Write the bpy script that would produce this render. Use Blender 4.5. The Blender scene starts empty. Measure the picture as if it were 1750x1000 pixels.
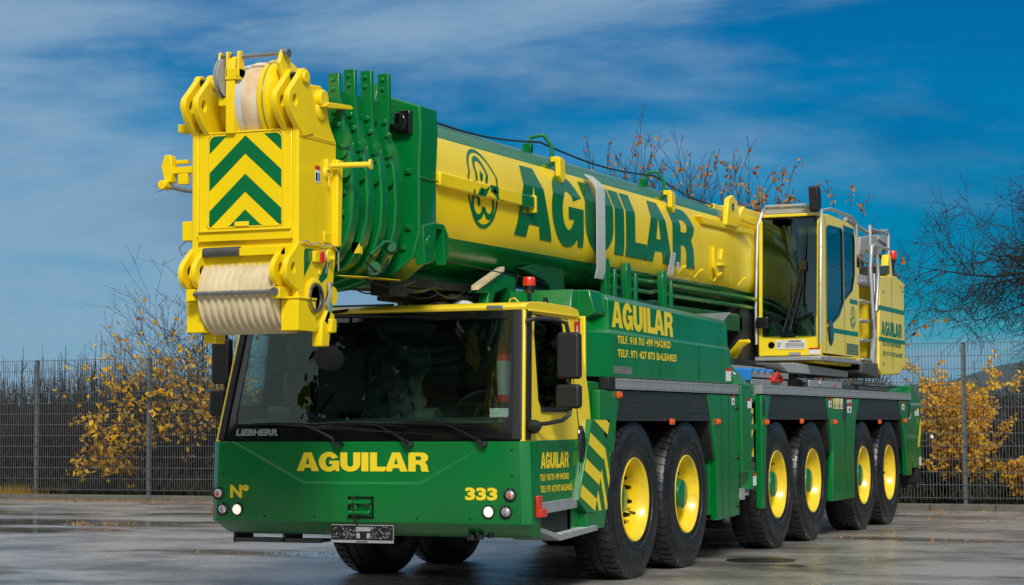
import bpy, bmesh, math, random
from mathutils import Vector, Matrix
from mathutils.geometry import tessellate_polygon
R = math.radians
col = bpy.context.scene.collection
scene = bpy.context.scene
random.seed(7)

# ------------------------------------------------------------------ materials
MATS = {}
def mat(name, color, rough=0.5, metal=0.0, coat=0.0, spec=0.5, var=0.0, vscale=6.0, bump=0.0, bscale=60.0,
        emit=None, rvar=0.0, dirt=None, streak=False):
    m = bpy.data.materials.new(name); m.use_nodes = True
    nt = m.node_tree; N = nt.nodes; L = nt.links
    p = N['Principled BSDF']
    p.inputs['Base Color'].default_value = (*color, 1)
    p.inputs['Roughness'].default_value = rough
    p.inputs['Metallic'].default_value = metal
    p.inputs['Coat Weight'].default_value = coat
    p.inputs['Coat Roughness'].default_value = 0.08
    p.inputs['Specular IOR Level'].default_value = spec
    tc = N.new('ShaderNodeTexCoord')
    src = tc.outputs['Object']
    if var or rvar or dirt:
        n = N.new('ShaderNodeTexNoise'); n.inputs['Scale'].default_value = vscale
        n.inputs['Detail'].default_value = 6; n.inputs['Roughness'].default_value = 0.62
        if streak:
            mp = N.new('ShaderNodeMapping'); mp.inputs['Scale'].default_value = (1, 1, 0.12)
            L.new(src, mp.inputs['Vector']); L.new(mp.outputs[0], n.inputs['Vector'])
        else:
            L.new(src, n.inputs['Vector'])
        if var:
            mx = N.new('ShaderNodeMix'); mx.data_type = 'RGBA'
            c2 = dirt if dirt else tuple(c * (1 - var) for c in color)
            mx.inputs[6].default_value = (*color, 1)
            mx.inputs[7].default_value = (*c2, 1)
            mr = N.new('ShaderNodeMapRange'); mr.inputs[1].default_value = 0.42; mr.inputs[2].default_value = 0.72
            mr.inputs[4].default_value = 1.0 if not dirt else var
            L.new(n.outputs['Fac'], mr.inputs[0]); L.new(mr.outputs[0], mx.inputs[0])
            L.new(mx.outputs[2], p.inputs['Base Color'])
        if rvar:
            mr = N.new('ShaderNodeMapRange'); mr.inputs[1].default_value = 0.3; mr.inputs[2].default_value = 0.7
            mr.inputs[3].default_value = max(0.02, rough - rvar); mr.inputs[4].default_value = rough + rvar
            L.new(n.outputs['Fac'], mr.inputs[0]); L.new(mr.outputs[0], p.inputs['Roughness'])
    if bump:
        n2 = N.new('ShaderNodeTexNoise'); n2.inputs['Scale'].default_value = bscale; n2.inputs['Detail'].default_value = 3
        L.new(src, n2.inputs['Vector'])
        b = N.new('ShaderNodeBump'); b.inputs['Strength'].default_value = bump; b.inputs['Distance'].default_value = 0.01
        L.new(n2.outputs['Fac'], b.inputs['Height'])
        if streak:
            n3 = N.new('ShaderNodeTexNoise'); n3.inputs['Scale'].default_value = 1.7; n3.inputs['Detail'].default_value = 1; L.new(src, n3.inputs['Vector'])
            b3 = N.new('ShaderNodeBump'); b3.inputs['Strength'].default_value = .35; b3.inputs['Distance'].default_value = .03
            L.new(n3.outputs['Fac'], b3.inputs['Height']); L.new(b3.outputs[0], b.inputs['Normal'])
            L.new(b.outputs[0], p.inputs['Coat Normal'])
        L.new(b.outputs[0], p.inputs['Normal'])
    if emit:
        p.inputs['Emission Color'].default_value = (*emit[0], 1); p.inputs['Emission Strength'].default_value = emit[1]
    MATS[name] = m
    return m

def glass(name, tint, f0=1.45, rough=0.0, base=0.04, gl=(.72,.92,.86)):
    m = bpy.data.materials.new(name); m.use_nodes = True
    nt = m.node_tree; N = nt.nodes; L = nt.links
    N.remove(N['Principled BSDF'])
    out = N['Material Output']
    t = N.new('ShaderNodeBsdfTransparent'); t.inputs[0].default_value = (*tint, 1)
    g = N.new('ShaderNodeBsdfGlossy'); g.inputs['Roughness'].default_value = rough
    g.inputs[0].default_value = (*gl, 1)
    fr = N.new('ShaderNodeFresnel'); fr.inputs['IOR'].default_value = f0
    mx = N.new('ShaderNodeMixShader')
    L.new(fr.outputs[0], mx.inputs[0]); L.new(t.outputs[0], mx.inputs[1]); L.new(g.outputs[0], mx.inputs[2])
    L.new(mx.outputs[0], out.inputs[0])
    MATS[name] = m
    return m

G = mat('green_paint', (0.000, 0.170, 0.030), 0.26, coat=0.5, spec=.4, var=0.16, vscale=2.2, bump=0.10, bscale=140, rvar=0.08, streak=True)
GD = mat('green_dark', (0.001, 0.095, 0.022), 0.4, coat=0.3, var=0.35, vscale=5, bump=0.15, bscale=80, rvar=0.1)
Y_ = mat('yellow_paint', (0.92, 0.665, 0.006), 0.28, coat=0.35, spec=.35, var=0.10, vscale=2.4, bump=0.08, bscale=120, rvar=0.08, streak=True)
YC = mat('yellow_cab', (0.93, 0.69, 0.03), 0.26, coat=0.4, spec=.4, var=0.08, vscale=2.5, bump=0.05, bscale=120, rvar=0.06)
LET_Y = mat('lettering_yellow', (0.88, 0.66, 0.02), 0.35, coat=0.3)
LET_G = mat('lettering_green', (0.0, 0.150, 0.040), 0.33, coat=0.5, var=0.1, vscale=3)
RUB = mat('tyre_rubber', (0.006, 0.0065, 0.007), 0.36, var=0.8, vscale=5, dirt=(0.022, 0.020, 0.017), bump=0.35, bscale=34, rvar=0.14, spec=0.55)
RIM = mat('rim_yellow', (0.92, 0.66, 0.008), 0.34, coat=0.35, var=0.45, vscale=7, rvar=0.08, dirt=(.38,.26,.03))
BLK = mat('black_plastic', (0.010, 0.010, 0.0105), 0.5, bump=0.15, bscale=250)
BLG = mat('black_gloss', (0.004, 0.005, 0.005), 0.12, coat=0.4)
MUD = mat('mudguard_plastic', (0.020, 0.021, 0.021), 0.34, var=0.8, vscale=4, dirt=(0.035, 0.035, 0.033), bump=0.2, bscale=40, rvar=0.12)
CHS = mat('chassis_dark', (0.006, 0.010, 0.008), 0.6, var=0.5, vscale=8)
ALU = mat('aluminium', (0.52, 0.54, 0.55), 0.42, metal=0.6, var=0.3, vscale=9, rvar=0.12, streak=False, bump=0.1, bscale=90)
STL = mat('bare_steel', (0.35, 0.35, 0.34), 0.38, metal=0.85, var=0.4, vscale=14, rvar=0.1)
GRY = mat('grey_paint', (0.34, 0.35, 0.345), 0.45, var=0.15, vscale=6)
DGR = mat('dark_grey', (0.07, 0.075, 0.078), 0.5, var=0.2, vscale=6)
WHT = mat('white_label', (0.72, 0.72, 0.70), 0.5)
REDM = mat('red_label', (0.55, 0.02, 0.01), 0.45)
NYL = mat('ivory_nylon', (0.72, 0.62, 0.40), 0.5, var=0.6, vscale=5, dirt=(0.45, 0.34, 0.17), rvar=0.08)
NYR = mat('rusty_nylon', (0.72, 0.60, 0.40), 0.5, var=1.0, vscale=3.2, dirt=(0.55, 0.22, 0.03))
NYW = mat('white_nylon', (0.62, 0.62, 0.60), 0.45, var=0.15, vscale=5)
ORG = mat('orange_lens', (0.75, 0.10, 0.008), 0.25, coat=0.5, emit=((1, 0.12, 0.01), 0.04))
RDL = mat('red_lens', (0.60, 0.022, 0.006), 0.2, coat=0.6, emit=((1, 0.05, 0.01), 0.06))
LMP = mat('headlight_lens', (0.60, 0.60, 0.60), 0.15, metal=0.7, var=0.6, vscale=45, coat=0.8)
LMPON = mat('lit_headlight', (0.85, 0.82, 0.75), 0.2, emit=((1, 0.93, 0.78), 0.75), var=0.3, vscale=30)
BLU = mat('blue_plastic', (0.02, 0.22, 0.60), 0.4)
BRZ = mat('brass_brown', (0.16, 0.09, 0.03), 0.5, var=0.4, vscale=12)
INT = mat('cab_interior', (0.022, 0.030, 0.028), 0.6, var=0.3, vscale=5)
DSH = mat('dashboard', (0.085, 0.12, 0.105), 0.55, var=0.3, vscale=4)
FILM = mat('plastic_film', (0.10, 0.13, 0.12), 0.18, coat=0.5, bump=1.0, bscale=9, var=0.5, vscale=7)
HYD = mat('hose_black', (0.008, 0.009, 0.009), 0.35)
GALV = mat('galvanised', (0.13, 0.155, 0.165), 0.5, metal=0.3, var=0.25, vscale=8)
GLS = glass('windscreen_glass', (0.60, 0.76, 0.69), 1.62)
GLC = glass('cab_glass', (0.05, 0.15, 0.20), 1.95, gl=(.52,.82,.92))
GLS_SIDE = glass('side_glass', (0.20, 0.28, 0.24), 2.1)

# ------------------------------------------------------------------ mesh builder
class B:
    def __init__(s): s.v = []; s.f = []; s.m = []; s.xf = None
    def _add(s, vs, fs, m=0):
        o = len(s.v)
        for p in vs:
            p = Vector(p)
            if s.xf is not None: p = s.xf @ p
            s.v.append(p)
        for f in fs: s.f.append([o + i for i in f]); s.m.append(m)
        return s
    def box(s, x0, x1, y0, y1, z0, z1, m=0):
        vs = [(x0,y0,z0),(x1,y0,z0),(x1,y1,z0),(x0,y1,z0),(x0,y0,z1),(x1,y0,z1),(x1,y1,z1),(x0,y1,z1)]
        return s._add(vs, [(0,3,2,1),(4,5,6,7),(0,1,5,4),(1,2,6,5),(2,3,7,6),(3,0,4,7)], m)
    def prism(s, pts, axis, a, b, m=0, mcap=None):
        def P(p, t):
            return {'x': (t, p[0], p[1]), 'y': (p[0], t, p[1]), 'z': (p[0], p[1], t)}[axis]
        n = len(pts)
        vs = [P(p, a) for p in pts] + [P(p, b) for p in pts]
        s._add(vs, [tuple((i, (i+1) % n, n+(i+1) % n, n+i)) for i in range(n)], m)
        o = len(s.v) - 2*n; mc = m if mcap is None else mcap
        s.f.append([o+i for i in range(n)]); s.m.append(mc); s.f.append([o+n+i for i in range(n)][::-1]); s.m.append(mc)
        return s
    def loft(s, rings, m=0, close=True, caps=True, ms=None):
        n = len(rings[0]); vs = [p for r in rings for p in r]; fs = []
        o0 = len(s.f)
        for k in range(len(rings)-1):
            for i in range(n if close else n-1):
                j = (i+1) % n
                fs.append((k*n+i, k*n+j, (k+1)*n+j, (k+1)*n+i))
        if caps and close:
            fs.append(tuple(range(n))[::-1]); fs.append(tuple((len(rings)-1)*n+i for i in range(n)))
        s._add(vs, fs, m)
        if ms:
            q = o0
            for k in range(len(rings)-1):
                for i in range(n if close else n-1):
                    s.m[q] = ms[i]; q += 1
        return s
    def lathe(s, prof, origin, axis, n=32, m=0, ms=None, cap=True):
        a = Vector(axis).normalized(); u = a.orthogonal().normalized(); w = a.cross(u); o = Vector(origin)
        rings = []
        for r, t in prof:
            rings.append([o + a*t + (u*math.cos(2*math.pi*i/n) + w*math.sin(2*math.pi*i/n))*r for i in range(n)])
        vs = [p for r in rings for p in r]; fs = []; mm = []
        for k in range(len(rings)-1):
            for i in range(n):
                j = (i+1) % n; fs.append((k*n+i, k*n+j, (k+1)*n+j, (k+1)*n+i)); mm.append(ms[k] if ms else m)
        if cap and prof[0][0] > 1e-5: fs.append(tuple(range(n))[::-1]); mm.append(ms[0] if ms else m)
        if cap and prof[-1][0] > 1e-5: fs.append(tuple((len(rings)-1)*n+i for i in range(n))); mm.append(ms[-1] if ms else m)
        st = len(s.f); s._add(vs, fs, m)
        for i, q in enumerate(mm): s.m[st+i] = q
        return s
    def cyl(s, p0, p1, r, n=16, m=0, r2=None):
        p0 = Vector(p0); p1 = Vector(p1); d = p1 - p0
        return s.lathe([(r, 0), (r if r2 is None else r2, d.length)], p0, d, n, m)
    def tube(s, pts, r, n=8, m=0):
        pts = [Vector(p) for p in pts]; rings = []
        up = None
        for i, p in enumerate(pts):
            d = (pts[min(i+1, len(pts)-1)] - pts[max(i-1, 0)]).normalized()
            if up is None: up = d.orthogonal().normalized()
            up = (up - d*up.dot(d)).normalized(); w = d.cross(up)
            rr = r[i] if isinstance(r, (list, tuple)) else r
            rings.append([p + (up*math.cos(2*math.pi*k/n) + w*math.sin(2*math.pi*k/n))*rr for k in range(n)])
        return s.loft(rings, m)
    def groups(s):
        par = list(range(len(s.v)))
        def find(i):
            while par[i] != i: par[i] = par[par[i]]; i = par[i]
            return i
        for f in s.f:
            a = find(f[0])
            for i in f[1:]: par[find(i)] = a
        isl = {}
        for k, f in enumerate(s.f): isl.setdefault(find(f[0]), []).append(k)
        L_ = []
        for fs in isl.values():
            vs = [s.v[i] for k in fs for i in s.f[k]]
            L_.append([fs, [min(v[q] for v in vs)-.012 for q in range(3)], [max(v[q] for v in vs)+.012 for q in range(3)]])
        ch = True
        while ch:
            ch = False
            for i in range(len(L_)):
                for j in range(i+1, len(L_)):
                    A, C = L_[i], L_[j]
                    if all(A[1][q] <= C[2][q] and C[1][q] <= A[2][q] for q in range(3)):
                        A[0] = A[0]+C[0]; A[1] = [min(A[1][q], C[1][q]) for q in range(3)]; A[2] = [max(A[2][q], C[2][q]) for q in range(3)]
                        L_.pop(j); ch = True; break
                if ch: break
        return [g[0] for g in L_]
    def build(s, name, mats, parent=None, bevel=0, seg=2, smooth=40, clean=True, split=None):
        if split is None: split = clean and smooth > 0 and parent is not None and len(s.f) < 3000
        if split:
            gs = s.groups()
            if len(gs) > 1:
                first = None
                for g in gs:
                    q = B(); idx = {}
                    for k in g:
                        f2 = []
                        for i in s.f[k]:
                            if i not in idx: idx[i] = len(q.v); q.v.append(s.v[i])
                            f2.append(idx[i])
                        q.f.append(f2); q.m.append(s.m[k])
                    o = q.build(name, mats, parent, bevel, seg, smooth, clean, False)
                    first = first or o
                return first
        me = bpy.data.meshes.new(name)
        me.from_pydata([tuple(v) for v in s.v], [], s.f)
        if not isinstance(mats, (list, tuple)): mats = [mats]
        for q in mats: me.materials.append(q)
        for p, mi in zip(me.polygons, s.m): p.material_index = mi
        if clean:
            bm = bmesh.new(); bm.from_mesh(me)
            bmesh.ops.recalc_face_normals(bm, faces=bm.faces)
            bm.to_mesh(me); bm.free()
        return link(name, me, parent, bevel, seg, smooth)
def link(name, me, parent=None, bevel=0, seg=2, smooth=40):
    if smooth:
        me.shade_smooth(); me.set_sharp_from_angle(angle=R(smooth))
    o = bpy.data.objects.new(name, me); col.objects.link(o)
    if parent: o.parent = parent
    if bevel:
        b = o.modifiers.new('bevel', 'BEVEL'); b.width = bevel; b.segments = seg; b.limit_method = 'ANGLE'; b.angle_limit = R(35)
        b.harden_normals = False
    return o
def empty(name, loc=(0,0,0), parent=None):
    o = bpy.data.objects.new(name, None); o.empty_display_size = 0.3; col.objects.link(o); o.location = loc
    if parent: o.parent = parent
    return o
def tag(o, label, cat=None, group=None, kind=None):
    if label: o['label'] = label
    if cat: o['category'] = cat
    if group: o['group'] = group
    if kind: o['kind'] = kind
    return o

def fill2d(loops):
    """polygon with holes -> verts2d, tris"""
    vl = [[Vector((p[0], p[1], 0)) for p in lp] for lp in loops]
    tris = tessellate_polygon(vl)
    flat = [p for lp in loops for p in lp]
    return flat, [tuple(t) for t in tris]
def plate(b, loops, fn, thick, m=0, medge=None):
    """flat polygon with holes, mapped by fn(u, v, t) with t in {0, thick}: closed solid"""
    flat, tris = fill2d(loops); n = len(flat)
    vs = [fn(u, v, 0) for u, v in flat] + [fn(u, v, thick) for u, v in flat]
    b._add(vs, [t for t in tris] + [tuple(n+i for i in t[::-1]) for t in tris], m)
    o = 0; fs = []
    for lp in loops:
        k = len(lp)
        for i in range(k): fs.append((o+i, o+(i+1) % k, n+o+(i+1) % k, n+o+i))
        o += k
    st = len(b.v) - 2*n
    for f in fs: b.f.append([st+i for i in f]); b.m.append(m if medge is None else medge)
def arc(cx, cy, rx, ry, a0, a1, n=10):
    return [(cx+rx*math.cos(R(a0+(a1-a0)*i/n)), cy+ry*math.sin(R(a0+(a1-a0)*i/n))) for i in range(n+1)]
def rrect(x0, x1, y0, y1, r, n=5):
    return arc(x1-r, y0+r, r, r, -90, 0, n)+arc(x1-r, y1-r, r, r, 0, 90, n)+arc(x0+r, y1-r, r, r, 90, 180, n)+arc(x0+r, y0+r, r, r, 180, 270, n)

# ------------------------------------------------------------------ lettering
GL = {
 'A': (1.22, [[(0,0),(.40,1),(.82,1),(1.22,0),(.83,0),(.765,.18),(.445,.18),(.38,0)], [(.505,.38),(.605,.74),(.705,.38)]]),
 'I': (.40, [[(0,0),(0,1),(.38,1),(.38,0)]]),
 'L': (.86, [[(0,0),(0,1),(.38,1),(.38,.25),(.86,.25),(.86,0)]]),
 'U': (1.08, [[(0,1)]+arc(.54,.40,.54,.42,180,360,18)+[(1.08,1),(.70,1)]+arc(.54,.38,.16,.14,0,-180,10)+[(.38,1)]]),
 'R': (1.10, [[(0,0),(0,1),(.66,1)]+arc(.70,.73,.34,.27,80,-60,10)+[(.93,.42),(1.0,.32),(1.03,.10),(1.10,0),(.70,0),(.66,.10),(.64,.29),(.55,.37),(.38,.37),(.38,0)],
              [(.38,.59),(.38,.80)]+arc(.58,.695,.10,.105,90,-90,6)]),
 'G': (1.14, [arc(.57,.5,.55,.53,25,290,26)+[(.84,.04),(.92,.12),(.95,.0),(1.14,.0),(1.14,.56),(.60,.56),(.60,.38),(.80,.38)]+arc(.59,.5,.20,.28,-55,-325,16)+[(.76,.65)]]),
}
def word_custom(word, gap=.07):
    out = []; x = 0; prev = ''
    for ch in word:
        w, loops = GL[ch]; x += {'AG': -.09, 'LA': -.13, 'AR': -.02}.get(prev+ch, 0); prev = ch
        out.append([[(x+px, py) for px, py in lp] for lp in loops]); x += w+gap
    return out, x-gap
def custom_text(name, word, fn, m, parent, w, h, splits=0, gap=.07, ysplit=False, label=None):
    """fn(u, v) -> 3D for u in 0..w, v in 0..h"""
    glyphs, W = word_custom(word, gap); bm = bmesh.new()
    for loops in glyphs:
        flat, tris = fill2d(loops)
        vs = [bm.verts.new((x/W*w, y*h, 0)) for x, y in flat]
        for t in tris:
            try: bm.faces.new([vs[i] for i in t])
            except ValueError: pass
    for k in range(splits):
        z = h*(k+.5)/splits
        bmesh.ops.bisect_plane(bm, geom=bm.verts[:]+bm.edges[:]+bm.faces[:], plane_co=(0, z, 0), plane_no=(0, 1, 0))
    for v in bm.verts: v.co = Vector(fn(v.co.x, v.co.y))
    me = bpy.data.meshes.new(name); bm.to_mesh(me); bm.free(); me.materials.append(m)
    o = link(name, me, parent, smooth=0); return o
def font_text(name, s, fn, m, parent, w, h, bold=0.03):
    cu = bpy.data.curves.new(name, 'FONT'); cu.body = s; cu.size = 1; cu.offset = bold; cu.resolution_u = 3; cu.fill_mode = 'BOTH'
    tmp = bpy.data.objects.new(name, cu); col.objects.link(tmp)
    dg = bpy.context.evaluated_depsgraph_get(); dg.update()
    me = bpy.data.meshes.new_from_object(tmp.evaluated_get(dg)); me.name = name
    bpy.data.objects.remove(tmp); bpy.data.curves.remove(cu)
    xs = [v.co.x for v in me.vertices]; ys = [v.co.y for v in me.vertices]
    x0, x1, y0, y1 = min(xs), max(xs), min(ys), max(ys)
    for v in me.vertices: v.co = Vector(fn((v.co.x-x0)/(x1-x0)*w, (v.co.y-y0)/(y1-y0)*h))
    me.materials.clear(); me.materials.append(m)
    return link(name, me, parent, smooth=0)
def side_fn(x, y0, z0, lean=0.0):          # on a side wall facing +X
    return lambda u, v: (x - lean*v, y0+u, z0+v)
def front_fn(x0, y, z0): return lambda u, v: (x0+u, y, z0+v)

# ================================================================== CRANE
crane = tag(empty('mobile_crane'), 'six-axle green and yellow mobile crane lettered AGUILAR on the wet yard', 'mobile crane')

# ---- frame and deck
b = B()
b.box(-.55, .55, 1.0, 14.5, .62, 1.45)
b.box(-1.25, 1.25, .3, 1.9, .95, 1.18)
b.box(-.9, .9, 5.0, 7.0, .5, 1.2); b.box(-1.1, 1.1, 9.9, 10.4, .6, 1.3)
b.box(-1.3, 1.3, 13.9, 14.5, .75, 1.2)
for y in (2.55, 4.02, 7.2, 8.72, 11.27, 12.76): b.cyl((-.95, y, .69), (.95, y, .69), .11, 12)
b.box(-1.33, -1.0, 1.95, 14.2, 1.38, 1.66)
b.box(.9, 1.24, 1.95, 14.3, 1.40, 1.69)
b.build('chassis_frame', CHS, crane, 0.01)
b = B()
b.box(-1.34, 1.30, 1.95, 14.4, 1.66, 1.73)
b.build('deck_plate', GD, crane, 0.008)

# ---- front green body panel
b = B()
def fr(x, y, z): return (x, y, z)
# faceted front: outer frame at Y=0, recessed trapezoid in the upper middle
xL, xR = -1.385, 1.375
zb, zt = .585, 1.215
A0, A1, A2, A3 = (-1.20, zt), (-.55, .885), (.47, .885), (1.10, zt)
Bi = [(-1.180, zt), (-.541, .897), (.461, .897), (1.080, zt)]
V = [(-1.325, .0, zt), (-1.345, .0, zb), (1.335, .0, zb), (1.315, .0, zt)]
o = [(A0[0], 0, A0[1]), (A1[0], 0, A1[1]), (A2[0], 0, A2[1]), (A3[0], 0, A3[1])]
i_ = [(p[0], .016, p[1]) for p in Bi]
vs = V+o+i_
fs = [(0,1,5,4), (1,2,6,5), (2,3,7,6), (4,5,9,8), (5,6,10,9), (6,7,11,10), (8,9,10,11)]
b._add(vs, fs)
# corner chamfers and returns, underside taper
n = len(b.v)
b._add([(-1.325,0,zt),(-1.345,0,zb),(-1.40,.06,zt),(-1.415,.06,zb),(-1.40,.22,zt),(-1.415,.22,zb),
        (1.315,0,zt),(1.335,0,zb),(1.375,.06,zt),(1.395,.06,zb),(1.375,.22,zt),(1.395,.22,zb),
        (-1.33,.16,.49),(-1.33,.24,.47),(1.33,.16,.49),(1.385,.24,.47)],
       [(0,2,3,1),(2,4,5,3),(6,7,9,8),(8,9,11,10),(1,3,12),(3,5,13,12),(7,14,9),(9,14,15,11),(1,12,14,7)])
b._add([(-1.33,.16,.49),(1.33,.16,.49),(1.385,.24,.47),(-1.33,.24,.47),(1.375,.22,zt),(-1.40,.22,zt)], [(0,1,2,3)])
b._add([(-1.325,0,zt),(A0[0],0,zt),(Bi[0][0],.022,zt),(Bi[3][0],.022,zt),(A3[0],0,zt),(1.315,0,zt),(1.375,.06,zt),(1.375,.22,zt),(-1.40,.22,zt),(-1.40,.06,zt)],
       [tuple(range(10))])
b.box(-1.3, 1.3, .05, .2, .62, 1.18, 0)
front = b.build('front_panel', G, crane, 0.006, 3, smooth=30)
bm = bmesh.new(); bm.from_mesh(front.data); bmesh.ops.remove_doubles(bm, verts=bm.verts, dist=.0005); bmesh.ops.recalc_face_normals(bm, faces=bm.faces); bm.to_mesh(front.data); bm.free()
custom_text('lettering', 'AGUILAR', front_fn(-.615, .012, .982), LET_Y, front, 1.165, .148, gap=.06)
font_text('lettering', 'N\u00ba', front_fn(-1.215, -.004, .765), LET_Y, front, .175, .105, .045)
font_text('lettering', '333', front_fn(.86, -.004, .765), LET_Y, front, .27, .098, .05)
b = B(); b.tube([(1.3955,.075,.60),(1.3765,.075,1.20)], .0025, 5); b.build('panel_seam', BLG, front)
for x, z in ((-1.28,1.15),(-1.28,.95),(1.25,1.15),(1.25,.95),(-.9,.62),(.9,.62),(-.45,.62),(.45,.62)):
    b = B(); b.lathe([(.009,0),(.008,-.003),(0,-.004)], (x,0,z), (0,1,0), 12); b.build('bolt', BLG, front)
def lamp(x, z, lit, blinker=False):
    b = B(); b.lathe([(.053, 0), (.053, -.012), (.043, -.016), (.040, -.006)], (x, 0, z), (0, 1, 0), 28)
    rt = b.build('headlight', BLG, front)
    b = B(); b.lathe([(.041, -.004), (.036, -.016), (.022, -.024), (0.0, -.027)], (x, 0, z), (0, 1, 0), 24)
    l = b.build('headlight', LMPON if lit else LMP, front); l['label'] = 'lit round headlight' if lit else 'round headlight lens'
    if blinker:
        b = B(); b.lathe([(.016, -.022), (.012, -.034), (0, -.036)], (x+.004, 0, z-.004), (0, 1, 0), 12); b.build('indicator_bulb', ORG, front)
for x, z, lit, bl in ((-1.325,.80,0,1),(-1.285,.672,0,0),(-1.15,.672,1,0),(1.235,.808,0,1),(1.055,.678,1,0),(1.20,.678,0,0)): lamp(x, z, lit, bl)
# towing eye in its square recess
b = B(); x0, x1, z0, z1 = -.145, .075, .615, .785
b.box(x0, x0+.012, -.012, .0, z0, z1); b.box(x1-.012, x1, -.012, .0, z0, z1); b.box(x0, x1, -.012, 0, z0, z0+.012); b.box(x0, x1, -.012, 0, z1-.012, z1)
b.build('recess_frame', BLG, front, split=False)
b = B()
b.box(x0+.03, x1-.03, -.05, -.004, z0+.115, z0+.138); b.box(x0+.03, x1-.03, -.05, -.004, z0+.035, z0+.058)
b.box(x0+.05, x0+.085, -.035, -.004, z0+.058, z0+.115)
for zz in (z0+.127, z0+.046):
    for xx in (x0+.03, x1-.03): b.cyl((xx, -.055, zz), (xx, -.003, zz), .017, 12)
b.build('towing_bracket', G, front, 0.004)
b = B(); b.tube([(x0+.06,-.03,z1+.01),(x0+.065,-.05,z0+.10),(x0+.07,-.04,z0+.02),(x0+.085,-.02,z0-.05)], .008, 6); b.build('chain', BLG, front)
# plate holder below
b = B(); b.box(-.29, .255, -.01, .0, .425, .565); b.build('plate_holder', mat('holder_black', (0.012,0.012,0.012), .35, bump=.0), crane, 0.003)
ph = bpy.context.scene.objects['plate_holder']
b = B(); rr = random.Random(3)
b.box(-.29, .255, -.014, -.010, .560, .566); b.box(.250, .255, -.014, -.010, .425, .56); b.box(-.29, .255, -.018, -.010, .425, .445)
for k in range(120):
    x = rr.uniform(-.28, .235); z = rr.uniform(.455, .55)
    if -.06 < x < .04: continue
    if rr.random() < .5: b.box(x, x+rr.uniform(.006,.018), -.013, -.0105, z, z+.004)
    else: b.box(x, x+.004, -.013, -.0105, z, z+rr.uniform(.006,.014))
b.box(-.075, .055, -.013, -.0105, .515, .548); b.box(-.07, -.04, -.013, -.0105, .46, .50); b.box(.02, .05, -.013, -.0105, .46, .50)
b.build('plate_clips', GRY, ph, split=False)
font_text('lettering', 'LIEBHERR', front_fn(-.075, -.019, .429), BLG, ph, .11, .011, .03)
# side marker on the corner, tow ball
b = B(); b.box(1.398, 1.42, .10, .20, .70, .80); b.box(1.398, 1.445, .10, .24, .635, .70); b.build('side_marker', RDL, front, 0.008)
b = B(); b.box(-1.44, -1.41, .08, .18, .62, .70); b.build('side_marker', ORG, front, 0.006)
b = B(); b.cyl((.86, .12, .50), (.86, .12, .455), .035, 14); b.cyl((.93, .12, .50), (.93, .12, .46), .028, 12); b.cyl((1.0, .16, .50), (1.0, .16, .47), .025, 12)
b.build('drain_fitting', BLG, crane, 0.004)
# left step under the front corner
b = B(); b.box(-1.36, -.55, .32, .60, .40, .415); b.box(-1.36, -.55, .30, .32, .395, .43); b.box(-1.36,-1.345,.3,.6,.39,.5); b.box(-.9,-.88,.3,.6,.40,.5)
for k in range(24): b.box(-1.33+k*.032, -1.318+k*.032, .33, .59, .415, .42)
b.build('step_plate', DGR, crane)
b = B(); b._add([(-1.37,.26,.47),(-.5,.26,.49),(-.5,.7,.52),(-1.3,.7,.52)], [(0,1,2,3)]); b.build('underside_tray', CHS, crane)

# ---- driver cab ------------------------------------------------
def wx(z): return 1.335 - .085*max(0, z-1.24)            # right side wall X at height z
def wl(z): return -1.375 + .10*max(0, z-1.24)
def fy(z): return .035 + .235*max(0, (z-1.22))           # windscreen rake
side_out = [(fy(1.215), 1.215), (fy(2.24), 2.24), (.36, 2.285), (.55, 2.305), (1.30, 2.30), (1.42, 2.28), (1.52, 1.60), (1.53, 1.22)]
win = [(.40, 1.545), (.44, 1.485), (.50, 1.47), (.98, 1.47), (1.03, 1.50), (1.04, 1.55), (1.03, 2.12), (.99, 2.17), (.52, 2.19), (.46, 2.16), (.43, 2.05)]
b = B()
plate(b, [side_out, win], lambda y, z, t: (wx(z)-t, y, z), .035)
wl_win = [(.25, 1.50), (1.10, 1.50), (1.10, 2.10), (.42, 2.12), (.30, 1.9)]
plate(b, [side_out, wl_win], lambda y, z, t: (wl(z)+t, y, z), .035)
# roof with rounded visor
prof = [(fy(2.235), 2.235), (fy(2.235)-.012, 2.262), (.30, 2.290), (.40, 2.303), (.6, 2.312), (1.25, 2.308), (1.40, 2.29), (1.44, 2.25), (1.40, 2.23), (.6, 2.235)]
b.prism(prof, 'x', wl(2.24)-.005, wx(2.24)+.01)
b.box(wl(1.3)+.04, wx(1.3)-.04, 1.48, 1.51, 1.22, 2.24)
cab = b.build('driver_cab', YC, crane, 0.006)
# roof edge line, drip rail
b = B(); b.box(wx(2.24)+.004, wx(2.24)+.022, .32, 1.42, 2.225, 2.24); b.build('drip_rail', YC, cab, .004)
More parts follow.
